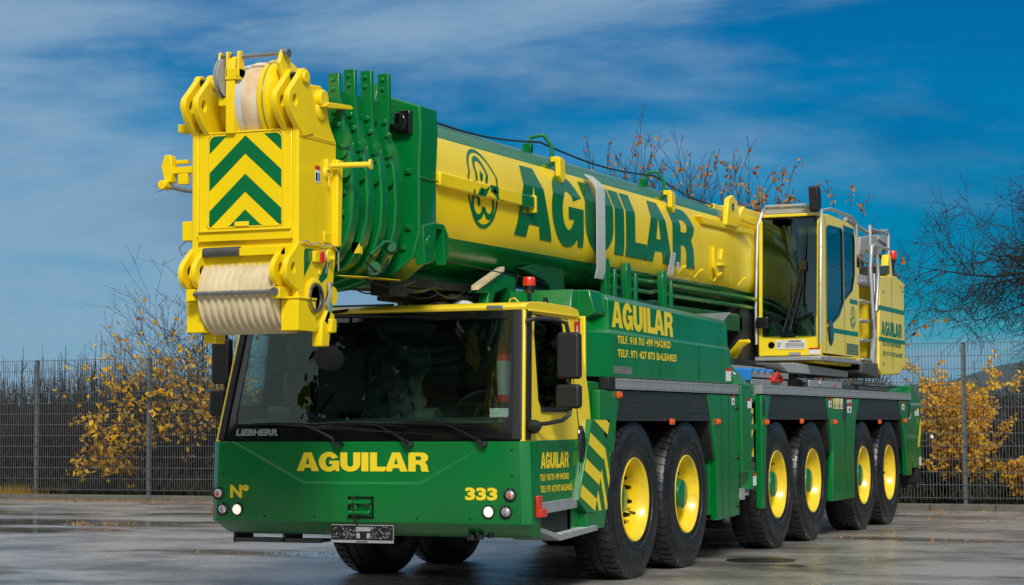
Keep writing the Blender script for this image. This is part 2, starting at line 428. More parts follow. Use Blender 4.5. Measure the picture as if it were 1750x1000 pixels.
# lower green door section and sill
b = B(); b.prism([(.215, 1.222), (1.52, 1.222), (1.50, 1.0), (1.30, .76), (.215, .70)], 'x', 1.295, 1.338)
b.build('door_panel', G, cab, .008)
b = B(); b.prism([(.235,.735),(1.12,.755),(1.12,.67),(.235,.645)], 'x', 1.31, 1.350); b.build('sill_strip', ALU, cab, .004)
lf = side_fn(1.341, .37, .985)
custom_text('lettering', 'AGUILAR', side_fn(1.341, .36, 1.0), LET_Y, cab, .60, .125, gap=.06)
font_text('lettering', 'TELF. 918 701 499 MADRID', side_fn(1.341, .345, .905), LET_Y, cab, .62, .052, .03)
font_text('lettering', 'TELF. 971 427 873 BALEARES', side_fn(1.341, .35, .815), LET_Y, cab, .68, .052, .03)
LG = mat('light_green_stripe', (0.035, 0.26, 0.012), .35, coat=.4)
b = B()
for q in ([(1.05,1.11),(1.50,1.215),(1.50,1.10),(1.05,1.0)], [(.98,.88),(1.38,1.0),(1.33,.90),(1.0,.80)], [(1.10,1.215),(1.22,1.215),(1.10,1.14)]):
    b._add([(1.3395, y, z) for y, z in q], [tuple(range(len(q)))])
b.build('reflective_stripe', LG, cab, smooth=0)
b = B(); b.lathe([(0,.028),(.03,.03),(.042,.018),(.045,0)], (1.338, 0, 0), (1,0,0), 20)
b2 = B()
for p, f in ((0, 0),): pass
hd = b.build('door_handle', BLG, cab); hd.data.transform(Matrix.Translation((0, 1.235, 1.185)) @ Matrix.Diagonal((1, 1.35, 3.4, 1)))
# door seam lines
b = B(); b.tube([(wx(2.2)+.001, .40, 2.205), (wx(2.2)+.001, 1.16, 2.20), (wx(1.3)+.003, 1.22, 1.3), (1.34, 1.20, .80)], .004, 5); b.build('door_seam', BLG, cab)
# glass + frames
b = B()
WS = lambda x, z, t: (x, fy(z)-.006+t, z)
def wsx(x, z):   # horizontally curved screen
    return x
def WSC(x, z, t): return (x*(1-.06*(z-1.22)), fy(z)-.012+t + .03*(abs(x)/1.3)**4, z)
inner = [(-1.235, 1.36), (1.13, 1.36), (1.20, 1.42), (1.215, 2.12), (1.17, 2.16), (-1.20, 2.16), (-1.25, 2.12)]
xs = [-1.30 + 2.585*k/24 for k in range(25)]
outer = [(x, 1.228) for x in xs] + [(1.285, 1.5), (1.285, 1.9), (1.285, 2.235)] + [(x, 2.235) for x in xs[::-1][1:]] + [(-1.30, 1.9), (-1.30, 1.5)]
inn = [(x, 1.355) for x in [-1.21+2.36*k/20 for k in range(21)]] + [(1.205, 1.42), (1.215, 1.8), (1.215, 2.14)] + [(x, 2.17) for x in [1.18-2.36*k/20 for k in range(21)]] + [(-1.225, 2.12), (-1.225, 1.8), (-1.235, 1.42)]
plate(b, [outer, inn], WSC, .012)
ws = b.build('windscreen', [BLG], cab, smooth=50)
b = B(); rows = []
for z in [1.35+.83*k/8 for k in range(9)]: rows.append([WSC(-1.24+2.47*j/24, z, .010) for j in range(25)])
b.loft(rows, close=False); b.build('windscreen_pane', GLS, ws, smooth=60)
font_text('lettering', 'LIEBHERR', lambda u, v: WSC(-1.20+u, 1.262+v, -.003), mat('badge_grey', (.22,.27,.25), .4), ws, .40, .055, .06)
# black A-pillar covers
for sgn, f in ((1, wx), (-1, wl)):
    b = B(); rings = []
    for z in (1.225, 1.5, 1.8, 2.1, 2.235):
        x = f(z); y = fy(z)
        w = .085
        if sgn > 0: rings.append([(x-.055-w*.6, y-.006, z), (x-.02, y-.004, z), (x+.012, y+.05, z), (x+.010, y+.13, z), (x-.05, y+.12, z), (x-.09, y+.04, z)])
        else: rings.append([(x+.055+w*.2, y-.004, z), (x+.02, y-.004, z), (x-.010, y+.05, z), (x-.008, y+.10, z), (x+.04, y+.10, z), (x+.07, y+.04, z)])
    b.loft(rings); b.build('pillar_trim', BLK, cab, .01, 3, smooth=60)
# side glass + rubber frame
b = B(); plate(b, [[(y+(y-.72)*.04, z+(z-1.83)*.04) for y, z in win], [(y-(y-.72)*.05, z-(z-1.83)*.04) for y, z in win]], lambda y, z, t: (wx(z)+.004-t, y, z), .03); sw = b.build('side_window', BLG, cab)
b = B(); flat, tris = fill2d([win]); b._add([(wx(z)-.008, y, z) for y, z in flat], tris); b.build('window_pane', GLS_SIDE, sw, smooth=0)
b = B(); b.prism([(.42,1.44),(1.02,1.44),(1.04,1.475),(.42,1.475)], 'x', wx(1.45)-.002, wx(1.45)+.018); b.build('window_sill', BLK, sw, .004)
b = B(); plate(b, [[(y+(y-.7)*.03, z+(z-1.8)*.03) for y, z in wl_win], [(y-(y-.7)*.03, z-(z-1.8)*.03) for y, z in wl_win]], lambda y, z, t: (wl(z)-.004+t, y, z), .03); sw = b.build('side_window', BLG, cab)
b = B(); flat, tris = fill2d([wl_win]); b._add([(wl(z)+.008, y, z) for y, z in flat], tris); b.build('window_pane', glass('far_side_glass', (.92,.97,.95), 1.15), sw, smooth=0)
# interior
b = B()
b.box(-1.28, 1.26, .10, 1.46, 1.18, 1.22)
b.box(-1.27, 1.25, 1.44, 1.475, 1.22, 2.22)
b.box(-1.22, 1.18, .38, 1.42, 2.20, 2.226)
b.build('cab_lining', INT, cab)
b = B(); b.prism([(.10,1.22),(.09,1.375),(.30,1.40),(.42,1.385),(.46,1.34),(.46,1.22)], 'x', -1.26, 1.24)
for x in (-.95,-.5,0,.45,.85): b.box(x, x+.22, .14, .2, 1.385, 1.392)
b.prism([(.22,1.39),(.22,1.46),(.30,1.50),(.40,1.44),(.42,1.38)], 'x', -1.02, -.80)
b.prism([(.24,1.39),(.24,1.45),(.36,1.48),(.42,1.38)], 'x', .30, .48)
b.build('dashboard', DSH, cab, .02, 3)
b = B(); b.lathe([(.20+.014*math.cos(a), .014*math.sin(a)) for a in [2*math.pi*k/8 for k in range(9)]], (.75, .55, 1.50), (0, -.55, .8), 32)
b.tube([(.75,.55,1.50),(.75,.40,1.36)], .03, 8); b.tube([(.56,.55,1.50),(.94,.55,1.50)], .012, 6)
b.build('steering_wheel', BLK, cab)
for x in (-.85, 0.0, .72):
    b = B(); b.prism([(.78,1.22),(.74,1.42),(.82,1.46),(1.20,1.44),(1.26,2.02),(1.38,2.02),(1.40,1.22)], 'x', x-.24, x+.24)
    b.prism([(1.27,2.0),(1.27,2.15),(1.36,2.15),(1.38,2.0)], 'x', x-.13, x+.13)
    b.build('seat', INT, cab, .03, 3)
b = B(); rr = random.Random(5); g = []
for i in range(13):
    g.append([(-.42+.035*j*1.0+rr.uniform(-.01,.01), .72+.05*math.sin(j*1.9+i)+rr.uniform(-.03,.03)+.018*i, 1.40+.05*i) for j in range(17)])
b.loft(g, close=False); b.build('seat_cover_film', FILM, cab, smooth=0)
b = B(); b.lathe([(.0,0),(.055,0),(.062,.02),(.062,.06)], (.93, .62, 1.52), (0,0,1), 20, 0)
b.lathe([(.063,.06),(.063,.33)], (.93,.62,1.52), (0,0,1), 20, 1); b.lathe([(.062,.33),(.06,.37),(.03,.40),(.02,.44),(0,.44)], (.93,.62,1.52), (0,0,1), 20, 0)
b.build('fire_extinguisher', [REDM, GRY], cab)
b = B(); b.box(.98, 1.14, .20, .205, 1.405, 1.47); b.box(.98,1.14,.19,.36,1.40,1.404); b.build('paper_sheet', WHT, cab)
b = B(); b.tube([(-.95,.40,1.44),(-.95,.36,1.52),(-.90,.33,1.53),(-.86,.3,1.48)], .014, 8); b.tube([(-.62,.34,1.42),(-.50,.40,1.60)], .02, 6); b.box(-1.10,-.86,.50,.56,1.78,1.92); b.build('dash_fitting', BLK, cab)
# wipers
def wiper(xb, xp, xe, name='wiper'):
    b = B()
    b.cyl((xb, -.028, 1.19), (xb, .03, 1.19), .020, 12)
    pz = 1.335
    b.tube([(xb+.012, -.035, 1.178), (xb-.03, -.04, 1.215), (xb-.06, -.03, 1.24)], [.022,.020,.014], 8)
    b.tube([(xb-.05, -.032, 1.235), ((xb+xp)/2, -.0, 1.285), (xp, .015, pz+.01)], [.014,.010,.008], 6)
    b.tube([(xp+.01, .012, pz+.012), (xp-.12, .012, pz+.022)], .007, 6)
    b.tube([(xe, .03, pz+.022), (xp-.15, .018, pz+.020), (xp+.26, .018, pz-.004)], [.005,.008,.005], 6)
    b.tube([(xe+.12, .022, pz+.028), (xp-.15, .010, pz+.035), (xp+.12, .012, pz+.016)], .005, 6)
    b.build(name, BLG, cab)
wiper(-.21, -.54, -1.15); wiper(.40, .10, -.48); wiper(1.03, .70, .16)
# mirrors
def mirror_head(x0, x1, y0, y1, z0, z1):
    b = B(); b.prism(rrect(x0, x1, z0, z1, .03), 'y', y0, y1); return b.build('mirror', BLK, cab, .022, 3, smooth=50)
mr = empty('mirror_assembly', parent=cab)
mirror_head(1.44, 1.63, .44, .53, 1.695, 2.06); mirror_head(1.43, 1.63, .44, .53, 1.465, 1.655)
b = B()
b.tube([(1.27,.24,2.14),(1.34,.28,2.165),(1.45,.40,2.16),(1.52,.46,2.13),(1.535,.49,2.02)], .017, 8)
b.tube([(1.535,.49,1.72),(1.535,.49,1.62)], .016, 8)
b.tube([(1.54,.49,1.48),(1.535,.48,1.42),(1.50,.42,1.375),(1.42,.30,1.35),(1.35,.22,1.345)], .017, 8)
b.build('mirror_arm', BLK, cab)
b = B(); b.lathe([(.0,-.02),(.05,0),(.06,.03),(.045,.07),(.02,.09)], (1.39, .12, 1.36), (-.3,.3,-.9), 20); b.build('mirror', BLK, cab)
mirror_head(-1.585, -1.415, .30, .38, 1.69, 2.07); mirror_head(-1.60, -1.46, .30, .38, 1.42, 1.64)
b = B(); b.tube([(-1.33,.28,2.15),(-1.42,.32,2.17),(-1.46,.34,2.10),(-1.47,.34,1.45),(-1.40,.3,1.38)], .015, 8); b.build('mirror_arm', BLK, cab)
b = B(); b.lathe([(0,-.05),(.06,-.045),(.105,-.02),(.118,.005),(.108,.012),(0,.014)], (-.13,-.36,1.865), (.35,-1,-.75), 28); b.build('mirror', BLK, cab, smooth=60)
b = B(); b.tube([(-.30,.30,2.27),(-.31,.05,2.24),(-.32,-.2,2.13),(-.27,-.33,2.03),(-.17,-.35,1.90)], .014, 8); b.build('mirror_arm', BLK, cab)
bpy.data.objects.remove(mr)
# roof fittings: marker lamp, domes, beacon
b = B(); b.box(.93, 1.07, fy(2.24)-.02, fy(2.24)+.03, 2.246, 2.274); b.build('marker_lamp', LMP, cab, .006)
b = B(); b.cyl((1.03,.9,2.30),(1.03,.9,2.40),.016,10,1); b.lathe([(.035,.10),(.045,.12),(.045,.165),(.05,.17)], (1.03,.9,2.30), (0,0,1), 20, 1)
b.box(.93,1.06,.82,.98,2.302,2.33,1)
b.lathe([(.048,.165),(.052,.172),(.050,.225),(.042,.236),(0,.24)], (1.03,.9,2.30), (0,0,1), 24, 0)
bc = b.build('warning_beacon', [RDL, BLG], cab); 
b = B(); b.tube([(.94,.9,2.33),(.90,.9,2.37),(.86,.9,2.36),(.85,.9,2.31)], .006, 6); b.build('beacon_cable', LET_Y, cab)
b = B(); b.prism([(.9,2.305),(.98,2.305),(.95,2.37),(.93,2.37)], 'x', 1.14, 1.17); b.build('antenna_base', BLG, cab, .004)
for x in (.13, .34):
    b = B(); b.lathe([(.115,0),(.11,.03),(.08,.06),(.04,.075),(0,.078)], (x, 1.12, 2.30), (0,0,1), 24); b.build('roof_dome', WHT, cab)
b = B(); b.box(-1.2,.0,.5,.52,2.31,2.325); b.build('roof_rail', GD, cab)
# rear cab stickers
b = B(); b.box(wx(2.1)+.001, wx(2.1)+.003, 1.31, 1.43, 2.06, 2.19, 0); b.box(wx(2.0)+.001, wx(2.0)+.004, 1.33, 1.43, 1.92, 2.03, 1); b.box(wx(1.96)+.004, wx(1.96)+.006, 1.33, 1.43, 1.96, 1.99, 2); b.build('sticker', [REDM, LG, WHT], cab)
font_text('lettering', 'A', side_fn(wx(2.1)+.004, 1.335, 2.09), WHT, cab, .06, .07, .03)

# ---- steps & wing behind the door
b = B()
b.box(1.0, 1.30, .22, 1.10, .5, .74, 1)
b.prism([(1.10,.49),(1.56,.49),(1.52,.76),(1.10,.76)], 'x', 1.05, 1.30, 0)
b.prism([(1.02,.50),(1.12,.50),(1.12,.80),(1.02,.80)], 'x', .9, 1.30, 0)
b.build('step_well', [G, CHS], crane, .005)
b = B(); b.prism([(.18,.535),(.66,.43),(1.50,.47),(1.50,.51),(.68,.475),(.20,.56)], 'x', 1.0, 1.385)
for k in range(22):
    y = .70+k*.036; z = .476+(y-.68)*.042
    b.box(1.02, 1.37, y, y+.014, z, z+.006)
b.build('step_plate', ALU, crane, .003)
# striped wing panel
def stripes(b, quad, n, off, m0=0, m1=1, width=.5):
    pass
wing = [(1.44,1.385),(1.86,1.385),(1.86,1.20),(1.66,.76),(1.10,.76),(1.12,.80)]
b = B(); b.prism([(1.41,1.385),(1.85,1.385),(1.47,.62),(1.30,.62),(1.10,.73)], 'x', 1.26, 1.372)
b.prism([(1.85,1.385),(1.885,1.30),(1.885,.98),(1.72,.48),(1.30,.48),(1.30,.62),(1.47,.62)], 'x', 1.18, 1.362)
wg = b.build('wing_panel', G, crane, .006)
def clipped_stripes(name, poly, fn, m, parent, ang, pitch, width, phase):
    """diagonal stripes clipped to a convex polygon"""
    bm = bmesh.new(); d = Vector((math.cos(R(ang)), math.sin(R(ang)), 0)); nrm = Vector((-d.y, d.x, 0))
    ks = [nrm.x*p[0]+nrm.y*p[1] for p in poly]
    k = math.floor((min(ks)-phase)/pitch)
    while phase+k*pitch < max(ks):
        t = bmesh.new(); vs = [t.verts.new((p[0], p[1], 0)) for p in poly]; t.faces.new(vs)
        a = phase+k*pitch
        bmesh.ops.bisect_plane(t, geom=t.verts[:]+t.edges[:]+t.faces[:], plane_co=nrm*a, plane_no=nrm, clear_inner=True)
        if t.faces: bmesh.ops.bisect_plane(t, geom=t.verts[:]+t.edges[:]+t.faces[:], plane_co=nrm*(a+width), plane_no=nrm, clear_outer=True)
        for f in t.faces:
            try: bm.faces.new([bm.verts.new(v.co) for v in f.verts])
            except ValueError: pass
        t.free(); k += 1
    for v in bm.verts: v.co = Vector(fn(v.co.x, v.co.y))
    me = bpy.data.meshes.new(name); bm.to_mesh(me); bm.free(); me.materials.append(m)
    return link(name, me, parent, smooth=0)
clipped_stripes('warning_stripe', [(1.42,1.378),(1.842,1.378),(1.465,.628),(1.305,.628),(1.11,.735)], lambda y, z: (1.3745, y, z), LET_Y, wg, -21, .232, .105, 1.81)
clipped_stripes('warning_stripe', [(1.855,1.36),(1.88,1.30),(1.88,.98),(1.78,.63),(1.485,.628)], lambda y, z: (1.3645, y, z), LET_Y, wg, -66, .15, .06, .05)

# ---- engine cover with lettering
b = B()
yA, yB = 2.0, 5.58
def ec_ring(y, zt=2.455):
    d = 0.018*(y-2.0)
    return [(1.34,y,1.745),(1.34,y,2.115-.01*(y-2)),(1.312,y,2.15-.01*(y-2)),(1.306,y,zt-.05-d),(1.26,y,zt-d),(.75,y,zt+.03-d),(.75,y,1.745)]
b.loft([ec_ring(2.0), ec_ring(3.2), ec_ring(5.2), ec_ring(5.50)])
b._add([(1.34,5.50,1.745),(1.34,5.58,1.745),(1.335,5.58,2.06)], [(0,1,2)])
ec = b.build('engine_cover', G, crane, .008, 2, smooth=30)
b = B(); # front wedge of the cover, toward the cab
b._add([(1.34,2.0,1.745),(1.22,1.62,1.745),(1.22,1.62,2.12),(1.34,2.0,2.12),(1.31,2.0,2.15),(1.18,1.62,2.15),(1.26,2.0,2.455),(.9,1.9,2.42),(.70,1.62,2.15),(.70,1.62,1.745),(.70,2.2,2.42),(.75,2.0,1.745)],
       [(0,1,2,3),(3,2,5,4),(4,5,8,7,6),(1,9,8,5,2),(6,7,10),(7,8,10)])
b.box(.5, 1.2, 1.62, 1.98, 1.74, 2.12)
b.build('cover_nose', G, ec, .004, smooth=30)
b = B()
b.prism([(.55,2.20),(1.15,2.20),(1.30,2.28),(1.25,2.475),(.55,2.475)], 'y', 1.70, 1.98)
b.prism([(1.5,2.15),(1.95,2.15),(1.95,2.47),(1.60,2.475)], 'x', .56, 1.14)
b.box(-1.25, .56, 1.60, 1.9, 1.74, 2.36)
b.build('intake_housing', G, crane, .012)
b = B(); b.box(1.3415,1.3435,3.28,3.285,1.76,2.10); b.box(1.310,1.3125,3.9,3.905,2.16,2.36); b.box(1.3415,1.3435,4.45,4.455,1.76,2.09); b.build('panel_seam', BLG, ec)
custom_text('lettering', 'AGUILAR', lambda u, v: (1.3135-.02*v, 2.07+u, 2.175+v-.016*u), LET_Y, ec, 1.68, .225, gap=.06)
font_text('lettering', 'TELF. 918 701 499 MADRID', lambda u, v: (1.3425, 2.13+u, 2.035+v), LET_Y, ec, 1.45, .068, .03)
font_text('lettering', 'TELF. 971 427 873 BALEARES', lambda u, v: (1.3425, 2.13+u, 1.918+v), LET_Y, ec, 1.62, .068, .03)
b = B(); b.box(1.341,1.3425,2.03,2.50,1.775,1.84); b.build('type_plate', mat('speckled_plate', (.02,.04,.03), .5, var=1, vscale=130, dirt=(.5,.5,.48)), ec)
b = B(); b.box(1.341,1.3435,5.33,5.50,1.77,1.90,0); b.box(1.341,1.3445,5.33,5.50,1.87,1.90,1); b.build('warning_label', [WHT, REDM], ec)
# ---- rails and skirts
b = B(); b.box(1.30, 1.385, 1.96, 5.64, 1.64, 1.735); b.box(1.386, 1.389, 1.98, 5.62, 1.655, 1.66); b.box(1.386, 1.389, 1.98, 5.62, 1.715, 1.72)
b.build('side_rail', ALU, crane, .006)
b = B(); b.box(1.30, 1.388, 1.78, 1.955, 1.635, 1.738); b.build('rail_end', BLK, crane, .006)
b = B(); b.box(1.30, 1.385, 6.48, 14.05, 1.655, 1.75); b.box(1.386, 1.389, 6.5, 14.0, 1.67, 1.675); b.box(1.386,1.389,6.5,14.,1.73,1.735); b.build('side_rail', ALU, crane, .006)
b = B()
b.prism([(1.60,1.63),(2.14,1.63),(2.02,1.40),(1.94,1.10),(1.86,1.10),(1.6,1.36)], 'x', 1.30, 1.372)
b.prism([(1.5,1.70),(1.78,1.70),(1.78,1.30),(1.5,1.30)], 'x', 1.1, 1.30)
b.prism([(4.60,1.63),(5.65,1.63),(5.65,.42),(4.90,.40),(4.90,1.02),(4.72,1.40)], 'x', 1.30, 1.372)
b.prism([(6.50,1.645),(6.86,1.645),(6.74,1.40),(6.66,1.02),(6.62,.45),(6.50,.45)], 'x', 1.30, 1.372)
b.prism([(9.25,1.645),(10.98,1.645),(10.78,1.40),(10.66,1.02),(10.66,.42),(9.52,.42),(9.62,1.02),(9.42,1.40)], 'x', 1.30, 1.372)
b.prism([(13.30,1.645),(14.08,1.645),(14.08,.62),(13.80,.62),(13.72,1.0),(13.50,1.40)], 'x', 1.30, 1.372)
b.box(1.0,1.30,4.9,5.6,.45,1.6); b.box(1.0,1.30,9.65,10.6,.45,1.6); b.box(1.0,1.3,13.85,14.3,.65,1.6)
sk = b.build('side_skirt', G, crane, .008)
b = B(); b.box(1.3725,1.3745,5.05,5.056,.42,1.62); b.box(1.3725,1.3745,10.2,10.206,.44,1.64); b.box(1.3725,1.3745,13.85,13.856,.63,1.64); b.box(1.3725,1.3745,5.3,5.306,.42,1.62)
for z in (1.5, 1.0, .52): b.cyl((1.372,5.58,z),(1.392,5.58,z),.02,10)
b.build('panel_seam', BLG, sk)
for pts in ([(2.14,1.63),(4.60,1.63),(4.74,1.37),(2.03,1.37)], [(6.88,1.645),(9.25,1.645),(9.43,1.385),(6.74,1.385)], [(11.0,1.645),(13.30,1.645),(13.49,1.385),(10.78,1.385)]):
    b = B(); b.prism(pts, 'x', 1.22, 1.362); y0 = pts[3][0]+.06; y1 = pts[2][0]-.06
    for z in (1.43, 1.445, 1.49): b.box(1.3625, 1.367, y0, y1, z, z+.006)
    b.prism([(pts[3][0]-.0, 1.37), (pts[3][0]+.05, 1.37), (pts[3][0]-.03, 1.02), (pts[3][0]-.08, 1.02)], 'x', 1.20, 1.345)
    b.prism([(pts[2][0], 1.37), (pts[2][0]-.05, 1.37), (pts[2][0]+.10, 1.0), (pts[2][0]+.16, 1.0)], 'x', 1.20, 1.345)
    b.box(.75, 1.2, pts[3][0], pts[2][0], 1.42, 1.47)
    b.build('mudguard', MUD, crane, .008)
for y, z in ((2.0,1.565),(3.42,1.335),(4.86,1.335),(6.62,1.33),(8.05,1.34),(9.62,1.33),(12.0,1.33),(13.62,1.345)):
    b = B(); b.box(1.373, 1.395, y, y+.11, z, z+.055); b.lathe([(.02,0),(.012,.012),(0,.014)], (1.395,y+.055,z+.027), (1,0,0), 10); b.build('side_marker', ORG, crane, .006)
def labels(lst, parent=None):
    for y, z, w, h in lst:
        b = B(); b.box(1.3725, 1.3745, y, y+w, z, z+h, 0); b.box(1.3725, 1.3755, y, y+w, z+h*.72, z+h, 1); b.box(1.3725,1.3752,y+w*.3,y+w*.7,z+h*.15,z+h*.5,2)
        b.build('warning_label', [WHT, REDM, BLG], sk)
labels([(5.42,1.53,.09,.10),(9.40,1.53,.13,.11),(10.33,1.47,.20,.11),(10.33,1.59,.2,.05),(13.5,1.52,.14,.11),(13.95,1.40,.1,.1)])
b = B()
for k in range(4): b.box(1.3725,1.3745,9.62+k*.125,9.62+k*.125+.10,1.515,1.64,k % 2); 
b.build('pictogram_label', [LET_Y, WHT], sk)
b = B()
for k in range(4): b.prism([(9.64+k*.125,1.53),(9.70+k*.125,1.53),(9.67+k*.125,1.61)], 'x', 1.3747, 1.3755)
b.build('pictogram', BLG, sk)
b = B(); b.prism(rrect(6.56,6.68,1.50,1.66,.02) if False else [(6.55,1.42),(6.64,1.42),(6.64,1.60),(6.55,1.60)], 'x', 1.3725, 1.376); b.prism([(10.12,1.40),(10.2,1.34),(10.26,1.44),(10.26,1.64),(10.12,1.64)], 'x', 1.3725, 1.376); b.box(1.3725,1.376,13.92,14.0,1.42,1.6); b.build('slot', BLG, sk)

# ---- outrigger housing between wheels 2 and 3
b = B()
b.prism([(5.66,1.74),(6.02,1.72),(6.02,.86),(5.68,.84)], 'x', 1.10, 1.402)
b._add([(1.402,5.66,1.74),(1.402,6.02,1.72),(1.16,5.9,2.02),(1.16,5.55,2.02),(1.1,5.55,1.74),(1.1,6.02,1.72)], [(0,1,2,3),(0,3,4),(1,5,2)])
b.prism([(5.60,1.99),(6.18,2.02),(5.98,1.72),(5.7,1.72)], 'x', 1.10, 1.14)
b.cyl((1.22,6.20,.66),(1.22,6.20,1.65),.11,20); b.cyl((1.22,6.20,.66),(1.22,6.20,.87),.145,24)
b.box(.6,1.1,5.75,6.4,1.0,1.6)
b.box(1.20,1.34,6.05,6.40,1.70,1.76); b.box(1.20,1.36,6.05,6.38,1.28,1.34)
b.prism([(6.05,1.62),(6.40,1.66),(6.40,1.60),(6.1,1.5)], 'x', 1.18, 1.35)
rg = b.build('outrigger', G, crane, .010)
b = B(); b.lathe([(.032,0),(.032,.004)], (1.14,5.88,1.90), (1,0,0), 16); b.lathe([(.035,0),(.035,.004)], (1.30,5.72,1.86), (.6,0,.7), 16); b.build('lifting_hole', WHT, rg)
b = B(); b.box(1.345,1.352,6.10,6.26,1.0,1.50); rgy = b.build('warning_board', Y_, rg)
clipped_stripes('warning_stripe', [(6.10,1.0),(6.26,1.0),(6.26,1.45),(6.10,1.45)], lambda y, z: (1.3535,y,z), LET_G, rg, 45, .22, .11, .1)
b = B(); b.box(1.4025,1.4045,5.88,5.99,1.50,1.60,0); b.box(1.4025,1.4055,5.88,5.99,1.575,1.60,1); b.box(1.366,1.368,6.17,6.29,.70,.83,0); b.box(1.366,1.369,6.17,6.29,.80,.83,1); b.box(1.4025,1.4045,6.0,6.02,1.5,1.6,0); b.build('warning_label', [WHT, REDM], rg)
b = B(); b.box(1.18,1.30,5.72,6.10,.56,.68); b.cyl((1.3,5.8,.60),(1.34,5.8,.60),.03,10); b.cyl((1.22,6.2,.60),(1.22,6.2,.66),.09,20); b.build('foot_bracket', GRY, rg, .006)
b = B(); b.box(.95,1.0,5.6,6.6,.35,.38); b.box(1.1,1.12,5.0,6.6,.43,.45); b.build('air_line', BLG, crane)

# ---- rear end
b = B()
b.prism([(14.05,1.86),(14.30,1.86),(14.72,1.66),(14.78,1.40),(14.78,.72),(14.20,.72),(14.05,.95)], 'x', .95, 1.372)
b.prism([(14.1,1.84),(14.35,1.84),(14.7,1.66),(14.7,.9),(14.1,.9)], 'x', -1.35, .95)
b.prism([(13.2,1.78),(14.1,1.84),(14.1,1.75),(13.2,1.75)], 'x', .9, 1.30)
rear = b.build('rear_outrigger_box', G, crane, .012)
clipped_stripes('warning_stripe', [(14.50,1.0),(14.74,1.0),(14.74,1.40),(14.50,1.40)], lambda y, z: (1.3745,y,z), LET_Y, rear, 60, .25, .13, .1)
b = B(); b.box(1.3725,1.3745,14.35,14.45,1.44,1.54,0); b.box(1.3725,1.3745,14.5,14.6,1.44,1.54,0); b.box(1.3725,1.3755,14.35,14.45,1.51,1.54,1); b.box(1.3725,1.3745,14.6,14.72,.74,.86,0); b.build('warning_label', [WHT, REDM], rear)
b = B(); b.box(1.05,1.35,14.5,14.80,.50,.70); b.cyl((1.2,14.65,.42),(1.2,14.65,.5),.12,16); b.tube([(1.30,14.75,1.08),(1.42,14.80,1.08),(1.50,14.82,1.12)], .018, 8); b.build('rear_hitch', BLK, crane, .01)
b = B(); b.lathe([(0,-.028),(.02,-.02),(.028,0),(.02,.02),(0,.028)], (1.51,14.82,1.14), (0,0,1), 14); b.build('hitch_ball', WHT, crane)
b = B(); b.box(1.3725,1.3765,14.12,14.75,1.585,1.62); b.build('rear_rail', ALU, rear)

# ---- wheels
def tyre_mesh():
    b = B(); n = 72; w = .20
    prof = [(.335,.165),(.36,.185),(.40,.196),(.46,.206),(.53,.208),(.585,.203),(.62,.192),(.645,.178),(.668,.168),(.680,.145),(.684,.10),
            (.686,.05),(.676,.048),(.676,.036),(.686,.034),(.687,0)]
    full = prof + [(r, -t) for r, t in prof[::-1][1:]]
    b.lathe(full, (0,0,0), (1,0,0), n, cap=False)
    # shoulder lugs
    for s in (1, -1):
        for k in range(52):
            a = 2*math.pi*(k+(.5 if s < 0 else 0))/52; da = 2*math.pi/52*.36
            vs = []
            for (r, t) in ((.640,.182),(.676,.176),(.691,.150),(.692,.060),(.67,.060),(.63,.17)):
                for q in (-1, 1):
                    tw = .35*da*(1 if t > .1 else -1.2)
                    vs.append((s*t, r*math.cos(a+q*da+tw), r*math.sin(a+q*da+tw)))
            fs = [(0,2,3,1),(2,4,5,3),(4,6,7,5),(6,8,9,7)] + [(0,2,4,6,8,10),(1,3,5,7,9,11)]
            b._add(vs, fs)
    # sidewall ribs
    for r in (.425, .60): b.lathe([(r-.006,.199),(r,.2085 if r < .5 else .203),(r+.006,.199)], (0,0,0), (1,0,0), n, cap=False)
    for k in range(30):     # sidewall writing and bars, illegible at this size
        if 10 <= k <= 13 or 24 <= k <= 27: continue
        a = 2*math.pi*k/30
        for q in range(2):
            a2 = a+q*.05
            c = Vector((.2075, .515*math.cos(a2), .515*math.sin(a2))); u = Vector((0,math.cos(a2),math.sin(a2))); t = Vector((0,-u.z,u.y))
            vs = [c+u*x*.022+t*y*.010+Vector((z,0,0)) for z in (0,.003) for x in (-1,1) for y in (-1,1)]
            b._add(vs, [(4,5,7,6),(0,1,5,4),(2,3,7,6),(0,2,6,4),(1,3,7,5)])
    return b
def rim_mesh():
    b = B()
    b.lathe([(.352,.160),(.366,.172),(.368,.186),(.360,.194),(.350,.190),(.338,.172),(.326,.14),(.315,.11),(.303,.06),(.298,.0),(.290,-.012),(.262,-.022),(.235,-.010),(.205,.0),(.145,.0)], (0,0,0), (1,0,0), 56, cap=False)
    b.lathe([(.352,-.160),(.366,-.186),(.338,-.172),(.30,-.10),(.298,.0)], (0,0,0), (1,0,0), 40, cap=False)
    b.lathe([(.298,-.024),(.0,-.024)], (0,0,0), (1,0,0), 24)
    return b
def hub_mesh(deep):
    b = B()
    if deep: b.lathe([(.150,0),(.145,.035),(.125,.055),(.118,.075),(.10,.085),(0,.088)], (0,0,0), (1,0,0), 32)
    else: b.lathe([(.150,0),(.150,.07),(.142,.12),(.135,.145),(.12,.155),(0,.16)], (0,0,0), (1,0,0), 32)
    return b
def nuts_mesh(cover):
    b = B()
    for k in range(10):
        if cover and k % 5: continue
        a = 2*math.pi*(k+.5)/10; y = .205*math.cos(a); z = .205*math.sin(a)
        b.cyl((0,y,z),(.055,y,z),.026,6); b.cyl((.055,y,z),(.085,y,z),.017,8)
    b.cyl((.04,.22,-.16),(.10,.235,-.175),.008,8)
    return b
axles = [2.55, 4.02, 7.2, 8.72, 11.27, 12.76]
proto = {}
ty = tyre_mesh().build('tyre', RUB, None, smooth=35); rm = rim_mesh().build('rim', RIM, None, smooth=50)
